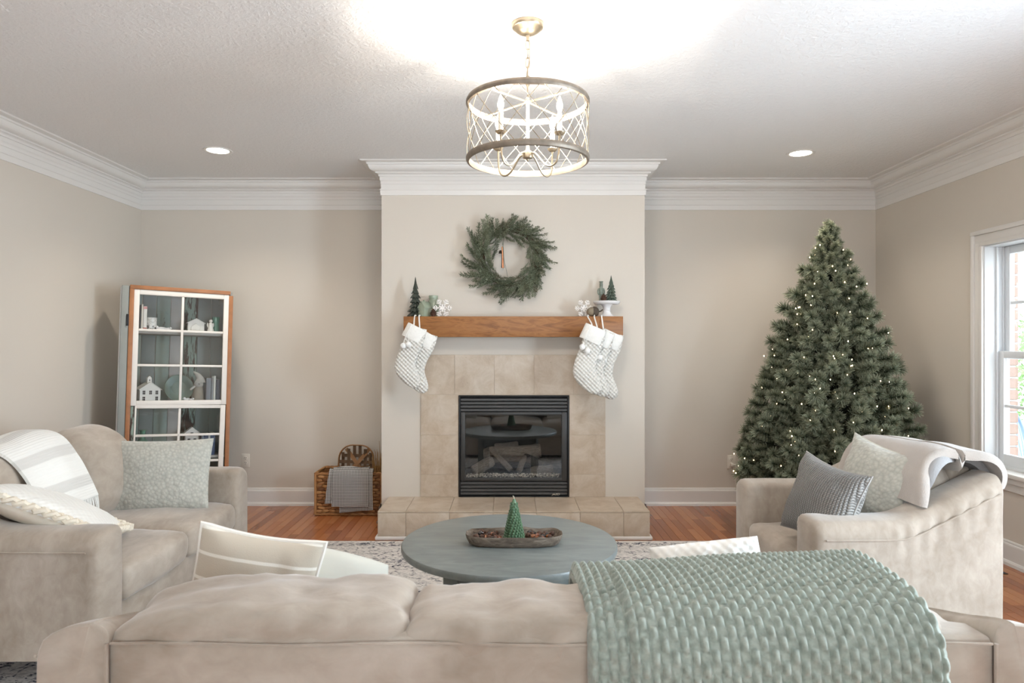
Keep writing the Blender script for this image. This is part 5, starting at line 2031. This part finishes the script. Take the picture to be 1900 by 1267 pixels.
for i in range(nb):
    a = xa - f_ + i * bwid
    cpart('back_plank', MB().box(a + 0.0015, a + bwid - 0.0015, DEP - 0.018 + 0.002 * (i % 2), DEP + 0.002, -HB + 0.02, zt_ + 0.003), bm_[i], bevel=0.002)
SHELF = [-0.268, -0.800, -1.21, -HB + 0.20]
for z in SHELF:
    cpart('shelf', MB().box(xa - f_ + 0.001, xb + f_ - 0.023, 0.034, DEP - 0.02, z - 0.018, z), M_P2, bevel=0.002)


def sash(name, ztop, rows, pitch, rail_t, rail_b, tilt=0.0, x0=X0, x1=X1, stl=st, str_=st):
    mb = MB()
    zb = ztop - rail_t - rows * pitch - rail_b
    mb.box(x0 - stl, x0, 0.0, 0.030, zb, ztop).box(x1, x1 + str_, 0.0, 0.030, zb, ztop)
    mb.box(x0, x1, 0.0, 0.030, ztop - rail_t, ztop).box(x0, x1, 0.0, 0.030, zb, zb + rail_b)
    s_ = cpart(name, mb, M_SASH, bevel=0.003)
    h = 0.0085
    for r_ in range(1, rows):
        z = ztop - rail_t - pitch * r_
        cpart('muntin', MB().box(x0, x1, 0.002, 0.026, z - h, z + h), M_SASH, s_, bevel=0.003)
    xm = (x0 + x1) / 2
    cpart('muntin', MB().box(xm - h, xm + h, 0.002, 0.026, zb + rail_b, ztop - rail_t), M_SASH, s_, bevel=0.003)
    for r_ in range(rows):
        for c_ in range(2):
            a, b = (x0, xm) if c_ == 0 else (xm, x1)
            z1 = ztop - rail_t - pitch * r_
            cpart('pane', MB().box(a + 0.001, b - 0.001, 0.013, 0.016, z1 - pitch + 0.001, z1 - 0.001), M_CGLASS, s_)
    if tilt:
        M = Matrix.Translation((x1, 0, ztop + HB)) @ Matrix.Rotation(tilt, 4, 'Y') @ Matrix.Translation((-x1, 0, -ztop - HB))
        s_.matrix_basis = M
    return s_


sash('upper_sash', zt_, 3, 0.261, 0.036, 0.036)
sash('lower_sash', zu - 0.003, 3, 0.200, 0.024, 0.05, 0.012, X0 + 0.004, X1 - 0.004, 0.012, 0.036)
cpart('peeling_stile', MB().box(xa + 0.001, X0 - 0.012, 0.004, 0.024, -HB + 0.19, zu - 0.004), M_P3, bevel=0.002)

# ---- things on the cabinet shelves
M_BISQ = simple('white_bisque', rgb(232, 228, 222), 0.6)
M_BLACKWIN = simple('dark_cutout', rgb(34, 34, 36), 0.8)


def on_shelf(name, label, cat, u, w, shelf, rz=0.0, group=None):
    """stand a thing on a cabinet shelf: u across, w depth behind the sash"""
    return thing(name, label, cat, group=group, M=MCAB @ Matrix.Translation((u, w, SHELF[shelf] + HB)) @ Matrix.Rotation(rz, 4, 'Z'))


def book(label, u, shelf, w_, h_, col, wd=0.15, d=0.13, group='books in the display cabinet'):
    t = on_shelf('book', label, 'book', u, wd, shelf, group=group)
    m_ = simple('book_cover_%d' % (len(bpy.data.materials)), col, 0.5, var=0.06)
    MB().box(-w_ / 2, w_ / 2, -d / 2, d / 2, 0, h_).build('cover', m_, t, bevel=0.0015)
    MB().box(-w_ / 2 + 0.002, w_ / 2 - 0.002, -d / 2 + 0.003, d / 2 + 0.0015, 0.002, h_ + 0.0006).build('pages', simple('page_block', rgb(226, 220, 206), 0.8) if 'page_block' not in bpy.data.materials else bpy.data.materials['page_block'], t)
    return t


book('slim charcoal book at the left end of the top shelf', 0.010, 0, 0.010, 0.195, rgb(64, 66, 68), 0.11)
book('slim cream book second from the left on the top shelf', 0.0225, 0, 0.011, 0.200, rgb(222, 214, 202), 0.11)
b3 = book('white book with a pink band on its spine on the top shelf', 0.042, 0, 0.024, 0.185, rgb(228, 224, 218), 0.11)
MB().box(-0.0125, 0.0125, -0.0662, -0.0648, 0.165, 0.183).build('spine_band', simple('pink_band', rgb(206, 150, 150), 0.6), b3)
MB().box(-0.0125, 0.0125, -0.0662, -0.0648, 0.008, 0.026).build('spine_band', simple('red_band', rgb(178, 96, 84), 0.6), b3)


def m_toile():
    t = NT('black_and_white_print')
    a = t.noise(t.coords(), 60, 4, 0.7, 1.0)
    z = t.n('ShaderNodeSeparateXYZ', {0: t.n('ShaderNodeTexCoord').outputs['Object']}).outputs['Z']
    k = t.ramp(z, [(0.01, (0, 0, 0)), (0.02, (1, 1, 1)), (0.05, (1, 1, 1)), (0.055, (0.3, 0.3, 0.3))])
    f = t.math('MULTIPLY', t.ramp(a, [(0.48, (0, 0, 0)), (0.55, (1, 1, 1))]), k)
    t.base(t.mix(f, rgb(226, 224, 220), rgb(52, 52, 54)))
    t.p(rough=0.3)
    return t.m


t_ = on_shelf('canister', 'white canister with a black printed pattern on the top shelf', 'canister', 0.088, 0.10, 0)
MB().lathe([(0.040, 0), (0.041, 0.008), (0.036, 0.012), (0.036, 0.100), (0.037, 0.104), (0.034, 0.106), (0.030, 0.10), (0, 0.1)], 28).build('body', m_toile(), t_, smooth=True, angle=40)
MB().tube([(0.037 * math.cos(2 * PI * i / 28), 0.037 * math.sin(2 * PI * i / 28), 0.104) for i in range(28)], 0.002, 6, closed=True).build('rim', M_PORC, t_, smooth=True)


def bird(label, u, w, shelf, rz, s=1.0):
    t = on_shelf('bird_figurine', label, 'bird figurine', u, w, shelf, rz)
    mb = MB().ball((0, 0, 0.020 * s), 0.022 * s, 14, 9, (1.5, 0.95, 0.9), fn=lambda q: Vector((q.x, q.y * (1 - 0.35 * max(0, q.x / (0.033 * s))), q.z + 0.010 * s * max(0, q.x / (0.033 * s)) ** 2)))
    mb.build('body', M_PORC, t, smooth=True)
    MB().ball((-0.026 * s, 0, 0.037 * s), 0.012 * s, 10, 7).build('head', M_PORC, t, smooth=True)
    MB().tube([(-0.036 * s, 0, 0.037 * s), (-0.046 * s, 0, 0.035 * s)], [0.004 * s, 0.0006], 6).build('beak', M_PORC, t, smooth=True)
    MB().prism([(0.022 * s, 0.022 * s), (0.058 * s, 0.040 * s), (0.054 * s, 0.030 * s), (0.020 * s, 0.014 * s)], -0.008 * s, 0.008 * s, 'xz').build('tail', M_PORC, t, bevel=0.001)
    return t


bird('white porcelain bird on the left of the pair on the top shelf', 0.150, 0.10, 0, 0.2)
bird('white porcelain bird with raised tail beside the first on the top shelf', 0.200, 0.12, 0, 3.6, 0.9)


def house(label, u, w, shelf, wd, hw_, hr, dp, wins, rz=0.0, cup=False, arch=False, inner=False):
    t = on_shelf('house_figurine', label, 'house figurine', u, w, shelf, rz)
    MB().prism([(-wd / 2, 0), (wd / 2, 0), (wd / 2, hw_), (0, hr), (-wd / 2, hw_)], 0, dp, 'xz').build('walls', M_BISQ, t, bevel=0.0008, segs=1)
    ov = 0.008
    sl = (hr - hw_) / (wd / 2)
    for sg in (-1, 1):
        p = [(0, hr + 0.005), (sg * (wd / 2 + ov), hw_ - ov * sl + 0.005), (sg * (wd / 2 + ov), hw_ - ov * sl), (0, hr)]
        MB().prism(p, -0.006, dp + 0.004, 'xz').build('roof_slope', M_BISQ, t)
    for (x, z, ww, hh) in wins:
        k = bpy.data.objects.new
        mb = MB()
        g2 = 0.0015
        for ix in (-1, 1):
            for iz in (-1, 1):
                x0_, x1_ = (x - ww / 2, x - g2 / 2) if ix < 0 else (x + g2 / 2, x + ww / 2)
                z0_, z1_ = (z - hh / 2, z - g2 / 2) if iz < 0 else (z + g2 / 2, z + hh / 2)
                mb.box(x0_, x1_, -0.0012, -0.0002, z0_, z1_)
        mb.build('window', M_BLACKWIN, t)
    if cup:
        MB().prism([(-0.015, hr - 0.012), (0.015, hr - 0.012), (0.015, hr + 0.034), (0, hr + 0.050), (-0.015, hr + 0.034)], dp * 0.2, dp * 0.2 + 0.03, 'xz').build('cupola', M_BISQ, t, bevel=0.0008, segs=1)
        MB().prism([(-0.004, hr + 0.012), (0.004, hr + 0.012), (0.004, hr + 0.020), (0, hr + 0.024), (-0.004, hr + 0.020)], dp * 0.2 - 0.001, dp * 0.2, 'xz').build('window', M_BLACKWIN, t)
    if inner:
        MB().prism([(-0.036, 0), (0.030, 0), (0.030, 0.050), (-0.003, 0.080), (-0.036, 0.050)], -0.010, 0.0, 'xz').build('porch', M_BISQ, t, bevel=0.001, segs=1)
        MB().prism([(-0.002, 0), (0.016, 0), (0.016, 0.036), (0.007, 0.046), (-0.002, 0.036)], -0.0125, -0.010, 'xz').build('door', M_BISQ, t, bevel=0.0006, segs=1)
    return t


house('plain white house figurine with a small porch on the top shelf', 0.400, 0.12, 0, 0.118, 0.082, 0.114, 0.07, [], inner=True)
house('white house figurine with cupola and dark windows on the middle shelf', 0.095, 0.09, 1, 0.145, 0.098, 0.150, 0.11,
      [(-0.044, 0.075, 0.018, 0.028), (0.002, 0.075, 0.018, 0.028), (0.046, 0.075, 0.018, 0.028), (-0.044, 0.030, 0.018, 0.028), (0.046, 0.030, 0.018, 0.028)], rz=0.25, cup=True)
house('tall white town house figurine with dark windows on the lower shelf', 0.392, 0.10, 2, 0.092, 0.175, 0.212, 0.07,
      [(-0.002, 0.168, 0.018, 0.016), (-0.022, 0.118, 0.018, 0.024), (0.020, 0.118, 0.018, 0.024), (-0.022, 0.068, 0.018, 0.024)], rz=0.0)
t_ = on_shelf('angel_figurine', 'white angel figurine at the right end of the top shelf', 'figurine', 0.502, 0.10, 0)
MB().lathe([(0.030, 0), (0.028, 0.012), (0.018, 0.045), (0.014, 0.066), (0.016, 0.078), (0.007, 0.088), (0, 0.089)], 16).build('robe', M_BISQ, t_, smooth=True)
MB().ball((0, -0.001, 0.100), 0.0135, 12, 8).build('head', M_BISQ, t_, smooth=True)
for sg in (-1, 1):
    MB().prism([(0, 0.075), (sg * 0.024, 0.088), (sg * 0.027, 0.066), (sg * 0.014, 0.040), (0, 0.050)], 0.012, 0.016, 'xz').build('wing', M_BISQ, t_, bevel=0.001, segs=1)
t_ = on_shelf('reflection_shape', 'sea green shape standing for a reflection at the right end of the top shelf', 'vase', 0.550, 0.17, 0)  # added solid that stands in for a green reflection in the sash glass
MB().lathe([(0.026, 0), (0.028, 0.01), (0.024, 0.07), (0.028, 0.138), (0.0255, 0.138), (0.022, 0.07), (0.022, 0.01), (0, 0.008)], 20).build('body', simple('sea_green_reflection', rgb(120, 178, 160), 0.1, coat=0.5), t_, smooth=True, angle=50)
# plate
t_ = thing('plate', 'round sea green plate leaning at the back of the middle shelf', 'plate', M=MCAB @ Matrix.Translation((0.300, 0.205, SHELF[1] + HB + 0.105)) @ Matrix.Rotation(PI / 2 - 0.16, 4, 'X'))
MB().lathe([(0, 0), (0.055, 0.0), (0.062, 0.004), (0.100, 0.014), (0.104, 0.017), (0.101, 0.018), (0.062, 0.008), (0.052, 0.004), (0, 0.004)], 40).build('dish', simple('sea_green_glaze', rgb(118, 136, 127), 0.35, var=0.08), t_, smooth=True, angle=14)
MB().tube([(0.103 * math.cos(2 * PI * i / 40), 0.103 * math.sin(2 * PI * i / 40), 0.0172) for i in range(40)], 0.0018, 5, closed=True).build('rim', M_SAGEC, t_, smooth=True)
# gnome
t_ = on_shelf('gnome_figurine', 'grey gnome figurine with a pointed hat on the middle shelf', 'gnome figurine', 0.425, 0.10, 1)
M_GN = simple('grey_brown_felt', rgb(142, 132, 120), 0.9, var=0.12, vscale=40)
M_GN2 = simple('light_grey_felt', rgb(176, 172, 166), 0.9, var=0.1, vscale=40)
MB().lathe([(0.044, 0), (0.046, 0.01), (0.036, 0.09), (0.028, 0.125), (0, 0.128)], 20).build('robe', M_GN, t_, smooth=True)
MB().ball((0, -0.01, 0.138), 0.034, 16, 10, (1, 0.85, 0.9)).build('beard', M_GN2, t_, smooth=True)
MB().ball((0.004, -0.042, 0.142), 0.009, 10, 7).build('nose', M_GN2, t_, smooth=True)
MB().tube(smoothpath([(0.012, 0, 0.150), (0.010, 0, 0.175), (-0.004, 0, 0.205), (-0.030, -0.002, 0.228), (-0.040, -0.002, 0.232)], 5), [0.042, 0.040, 0.038, 0.036, 0.034, 0.032, 0.029, 0.026, 0.024, 0.022, 0.020, 0.018, 0.015, 0.013, 0.011, 0.010, 0.008, 0.007, 0.006, 0.005, 0.003], 14).build('hat', M_GN2, t_, smooth=True)
MB().tube(smoothpath([(-0.026, -0.012, 0.122), (-0.046, -0.018, 0.106), (-0.058, -0.02, 0.094)], 4), [0.010, 0.0095, 0.009, 0.009, 0.0085, 0.008, 0.008, 0.0075, 0.007], 8).build('arm', M_GN2, t_, smooth=True)
bird('small white bird in front of the gnome on the middle shelf, left one', 0.345, 0.08, 1, 0.5, 0.8)
bird('small white bird in front of the gnome on the middle shelf, right one', 0.372, 0.065, 1, 2.4, 0.7)
book('thick grey book right of the gnome on the middle shelf', 0.494, 1, 0.034, 0.186, rgb(112, 116, 124), 0.12)
book('slim pale grey book on the middle shelf', 0.5205, 1, 0.012, 0.190, rgb(120, 122, 126), 0.12)
book('tall slim cream book on the middle shelf', 0.5365, 1, 0.016, 0.202, rgb(206, 204, 196), 0.12)
book('dark navy book at the right end of the middle shelf', 0.563, 1, 0.028, 0.176, rgb(60, 70, 88), 0.12)
t_ = on_shelf('bottle_vase', 'green bottle vase with flared lip on the lower shelf', 'vase', 0.055, 0.11, 2)
MB().lathe([(0.036, 0), (0.044, 0.012), (0.048, 0.06), (0.046, 0.10), (0.032, 0.130), (0.020, 0.142), (0.018, 0.190), (0.020, 0.198), (0.026, 0.204), (0.026, 0.207), (0.018, 0.205), (0.014, 0.19), (0.014, 0.14), (0, 0.13)], 26).build('body', simple('mint_green_glass', rgb(110, 150, 128), 0.15, coat=0.5), t_, smooth=True, angle=50)
MB().tube([(0.026 * math.cos(2 * PI * i / 26), 0.026 * math.sin(2 * PI * i / 26), 0.2055) for i in range(26)], 0.0018, 5, closed=True).build('lip', M_SAGEC, t_, smooth=True)
t_ = on_shelf('shell_ornament', 'white sea shell ornament beside the bottle vase on the lower shelf', 'shell', 0.125, 0.085, 2)
for i in range(7):
    a = -0.9 + 0.3 * i
    MB().tube([(0, 0, 0.004), (0.024 * math.sin(a), -0.006, 0.006 + 0.024 * math.cos(a)), (0.046 * math.sin(a), 0, 0.008 + 0.052 * math.cos(a))], [0.004, 0.008, 0.007], 8).build('rib', M_BISQ, t_, smooth=True)
for i, (u, w_, h_, c_, lb) in enumerate(((0.462, 0.020, 0.150, rgb(96, 106, 120), 'blue grey book right of the town house on the lower shelf'), (0.487, 0.024, 0.158, rgb(70, 84, 112), 'dusty blue book on the lower shelf'), (0.509, 0.014, 0.162, rgb(196, 198, 200), 'thin white book on the lower shelf'), (0.535, 0.032, 0.170, rgb(58, 76, 110), 'thick navy book at the right end of the lower shelf'))):
    book(lb, u, 2, w_, h_, c_, 0.12)

# ------------------------------------------------------------------ Christmas tree
TX, TY = 2.336, 4.99
tr = thing('christmas_tree', 'lit artificial Christmas tree with frosted tips in the right corner', 'Christmas tree', (TX, TY, 0))
PROF = [(0.22, 0.52), (0.36, 0.60), (0.50, 0.585), (0.68, 0.55), (0.88, 0.49), (1.12, 0.425), (1.44, 0.345), (1.67, 0.245), (1.99, 0.150), (2.14, 0.09), (2.24, 0.03)]


def tr_r(z):
    for (a, b), (c_, d_) in zip(PROF, PROF[1:]):
        if z <= c_:
            return b + (d_ - b) * (z - a) / (c_ - a)
    return 0.02


def m_needle():
    t = NT('frosted_needles')
    at_ = t.n('ShaderNodeAttribute', attribute_name='tip').outputs['Fac']
    oi = t.n('ShaderNodeObjectInfo').outputs['Random']
    base = t.ramp(oi, [(0, rgb(38, 50, 32)), (0.5, rgb(50, 64, 42)), (1, rgb(60, 68, 46))])
    t.base(t.mix(at_, base, rgb(172, 176, 150)))
    t.p(rough=0.7, spec=0.2)
    return t.m


M_NEED = m_needle()


def tuft_arrays(seed, n=260, L=0.075, ln=0.043):
    rr = np.random.RandomState(seed)
    s = 1 - 0.9 * rr.rand(n) ** 1.7
    ax = np.stack([np.zeros(n), np.zeros(n), s * L], 1)
    a = rr.rand(n) * 2 * PI
    fw = np.where(s > 0.75, rr.uniform(-0.1, 1.5, n), rr.uniform(0.1, 0.7, n))
    d = np.stack([np.cos(a), np.sin(a), fw], 1)
    d /= np.linalg.norm(d, axis=1)[:, None]
    l_ = ln * rr.uniform(0.75, 1.15, n)
    sd = np.cross(d, rr.randn(n, 3))
    sd /= np.linalg.norm(sd, axis=1)[:, None]
    w = 0.0018
    V = np.stack([ax - sd * w, ax + sd * w, ax + d * l_[:, None] + sd * w * 0.5, ax + d * l_[:, None] - sd * w * 0.5], 1).reshape(-1, 3)
    tip = np.tile([0.0, 0.0, 0.75, 0.75], n)
    return V, tip


def needle_mesh(name, V, tip):
    me = bpy.data.meshes.new(name)
    n = len(V) // 4
    me.vertices.add(len(V))
    me.vertices.foreach_set('co', V.astype(np.float32).ravel())
    me.loops.add(len(V))
    me.loops.foreach_set('vertex_index', np.arange(len(V), dtype=np.int32))
    me.polygons.add(n)
    me.polygons.foreach_set('loop_start', np.arange(0, len(V), 4, dtype=np.int32))
    me.update(calc_edges=True)
    at_ = me.attributes.new('tip', 'FLOAT', 'POINT')
    at_.data.foreach_set('value', tip.astype(np.float32))
    me.materials.append(M_NEED)
    return me


TU = [tuft_arrays(i) for i in range(5)]
TUM = [needle_mesh('branch_tip', *a) for a in TU]
rr = random.Random(17)
cand = []
NT_ = 1350
for i in range(NT_):
    f = (i + 0.5) / NT_
    # even over the cone surface
    z = 0.24 + 2.10 * (1 - math.sqrt(1 - f * 0.985))
    z += rr.uniform(-0.03, 0.03)
    a = i * 2.399963 + rr.uniform(-0.2, 0.2)
    layer = (1.03, 0.84, 0.80, 0.60, 0.45)[i % 5] + rr.uniform(-0.05, 0.05)
    R = tr_r(z) * layer
    p = Vector((R * math.cos(a), R * math.sin(a), z))
    out = Vector((math.cos(a), math.sin(a), rr.uniform(0.05, 0.6) + (0.8 if z > 2.0 else 0)))
    out = (out + Vector((rr.uniform(-0.45, 0.45), rr.uniform(-0.45, 0.45), rr.uniform(-0.25, 0.25)))).normalized()
    p -= out * 0.07
    cand.append((p, out, i))
for k in range(16):
    a_ = k * 2.4
    zz_ = 2.00 + 0.011 * k
    cand.append((Vector((0.055 * math.cos(a_) * (1 - k / 20), 0.055 * math.sin(a_) * (1 - k / 20), zz_)), Vector((math.cos(a_), math.sin(a_), 1.0 + 0.05 * k)).normalized(), 3))
for k in range(7):
    cand.append((Vector((rr.uniform(-0.02, 0.02), rr.uniform(-0.02, 0.02), 2.12 + 0.012 * k)), Vector((rr.uniform(-0.4, 0.4), rr.uniform(-0.4, 0.4), 1)).normalized(), 3))
# the tips facing the room are individual parts, the rest one mass
view = Vector((-TX, -TY, 0.9)).normalized()
score = sorted(range(len(cand)), key=lambda j: -(cand[j][0].normalized().x * view.x * 0 + (cand[j][0].x * view.x + cand[j][0].y * view.y) / max(0.05, tr_r(cand[j][0].z)) + (0.25 if cand[j][0].z > 0.42 else -0.8)))
front = set(score[:300])
VV, TT = [], []
wires = MB()
for j, (p, out, i) in enumerate(cand):
    q = out.to_track_quat('Z', 'Y').to_matrix().to_4x4()
    sc = rr.uniform(0.9, 1.2) * (0.75 if p.z > 1.9 else 1.0) * (1.15 if i % 5 == 0 else 1.0)
    M = Matrix.Translation(p) @ q @ Matrix.Rotation(rr.uniform(0, 6.28), 4, 'Z') @ Matrix.Scale(sc, 4)
    if j in front:
        link('branch_tip', TUM[j % 5], tr, M=M)
    else:
        V, T_ = TU[j % 5]
        A = np.array(M)
        VV.append(V @ A[:3, :3].T + A[:3, 3])
        TT.append(T_)
    if j % 3 == 0:
        wires.tube([(0, 0, max(0.15, p.z - 0.12 - 0.1 * tr_r(p.z))), tuple(p)], [0.006, 0.003], 3, caps=False)
o = link('inner_foliage', needle_mesh('inner_foliage', np.concatenate(VV), np.concatenate(TT)), tr)
o['kind'] = 'stuff'
M_TRUNK = simple('dark_green_metal_pole', rgb(34, 40, 32), 0.7)
o = wires.build('branches', M_TRUNK, tr)
o['kind'] = 'stuff'
MB().tube([(0, 0, 0.03), (0, 0, 2.16)], [0.022, 0.010], 10).build('trunk', M_TRUNK, tr, smooth=True)
for k in range(4):
    a = PI / 4 + PI / 2 * k
    MB().tube([(0, 0, 0.16), (0.22 * math.cos(a), 0.22 * math.sin(a), 0.012), (0.27 * math.cos(a), 0.27 * math.sin(a), 0.012)], 0.012, 6).build('stand_leg', M_TRUNK, tr, smooth=True)
mb = MB()
rr = random.Random(31)
for k in range(300):
    p, out, i = rr.choice(cand)
    c_ = p + out * rr.uniform(0.08, 0.14) + Vector((rr.uniform(-0.02, 0.02), rr.uniform(-0.02, 0.02), rr.uniform(-0.02, 0.02)))
    mb.ball(c_, 0.0032, 6, 4, (1, 1, 1.6))
o = mb.build('fairy_lights', emit('warm_fairy_light', (1.0, 0.74, 0.44, 1), 9.0), tr)
o['kind'] = 'stuff'

# ------------------------------------------------------------------ outside the window
ground = struct(MB().box(3.3, 16, -6, 18, -0.32, -0.30).build('ground', simple('pale_patio', rgb(196, 196, 192), 0.9, var=0.08)))
M_BRICK = m_peel('painted_red_brick', rgb(150, 124, 110), rgb(132, 108, 97), rgb(176, 166, 157), 0.38)
ew = struct(MB().box(XO + 0.002, XO + 0.066, 4.49, 6.2, -0.3, 2.9).build('wall_exterior', simple('pale_mortar', rgb(206, 202, 196), 0.9)))
bmesh_ = MB().box(0, 0.070, -0.10, 0.10, 0, 0.064).mesh('brick', M_BRICK, bevel=0.004, segs=1)
hmesh_ = MB().box(0, 0.070, -0.048, 0.048, 0, 0.064).mesh('brick', M_BRICK, bevel=0.004, segs=1)
for r_ in range(36):
    z = 0.10 + r_ * 0.075
    y = 4.475
    k = 0
    while y < 5.05:
        half_ = (k == 0 and r_ % 2)
        hl = 0.048 if half_ else 0.10
        link('brick', hmesh_ if half_ else bmesh_, ew, (XO + 0.004, y + hl, z))
        y += 2 * hl + 0.01
        k += 1
M_LEAFO = simple('garden_leaves', rgb(120, 150, 96), 0.6, var=0.3, vscale=3)


def bush(label, c, r, n, seed):
    t = thing('garden_bush', label, 'bush', (c[0], c[1], -0.30), group='bushes outside the window')
    rr = np.random.RandomState(seed)
    V = []
    d = rr.randn(n, 3)
    d /= np.linalg.norm(d, axis=1)[:, None]
    p = d * (rr.rand(n, 1) ** 0.35) * np.array(r) + np.array([0, 0, c[2] + 0.30])
    a = rr.randn(n, 3)
    a /= np.linalg.norm(a, axis=1)[:, None]
    b = np.cross(a, rr.randn(n, 3))
    b /= np.linalg.norm(b, axis=1)[:, None]
    s = 0.05
    Q = np.stack([p - a * s, p - b * s * 0.5, p + a * s, p + b * s * 0.5], 1).reshape(-1, 3)
    me = bpy.data.meshes.new('foliage')
    me.from_pydata([tuple(q) for q in Q], [], [(4 * i, 4 * i + 1, 4 * i + 2, 4 * i + 3) for i in range(n)])
    me.materials.append(M_LEAFO)
    link('foliage', me, t)
    MB().tube([(0, 0, 0), (0.02, 0, c[2] + 0.3)], [0.05, 0.02], 7).build('stem', simple('bark_%d' % seed, rgb(96, 78, 62), 0.9), t, smooth=True)
    return t


bush('leafy green bush outside the window behind the patio chair', (8.4, 10.6, 1.0), (1.1, 1.1, 1.0), 2600, 1)
bush('taller green shrub further off outside the window', (11.2, 12.8, 1.4), (1.4, 1.4, 1.3), 2200, 2)
pc = thing('patio_chair', 'blue patio chair with curved back slats outside the window', 'patio chair', (5.12, 6.85, -0.30), math.radians(35))
M_PC = simple('white_blue_metal', rgb(104, 124, 178), 0.5)
for i in range(7):
    f = -1 + 2 * i / 6
    pts = smoothpath([(0.16 * f, 0, 0.42), (0.26 * f, 0.06, 0.65), (0.30 * f, 0.12, 0.85), (0.20 * f, 0.17, 1.02 - 0.06 * abs(f))], 5)
    MB().tube(pts, 0.016, 6, flat=(0.5, 1.3), up=(0, 1, 0)).build('back_slat', M_PC, pc, smooth=True)
MB().tube(smoothpath([(-0.34, 0.02, 0.44), (-0.36, 0.10, 0.80), (-0.22, 0.16, 1.03), (0, 0.18, 1.08), (0.22, 0.16, 1.03), (0.36, 0.10, 0.80), (0.34, 0.02, 0.44)], 5), 0.018, 8).build('back_hoop', M_PC, pc, smooth=True)
MB().lathe([(0.30, 0.40), (0.31, 0.42), (0.30, 0.44), (0, 0.44)], 28, c=(0, -0.22, 0)).build('seat', M_PC, pc, smooth=True)
for sx in (-1, 1):
    for yy in (-0.42, -0.02):
        MB().tube([(sx * 0.26, yy, 0), (sx * 0.22, yy, 0.41)], 0.015, 8).build('leg', M_PC, pc, smooth=True)
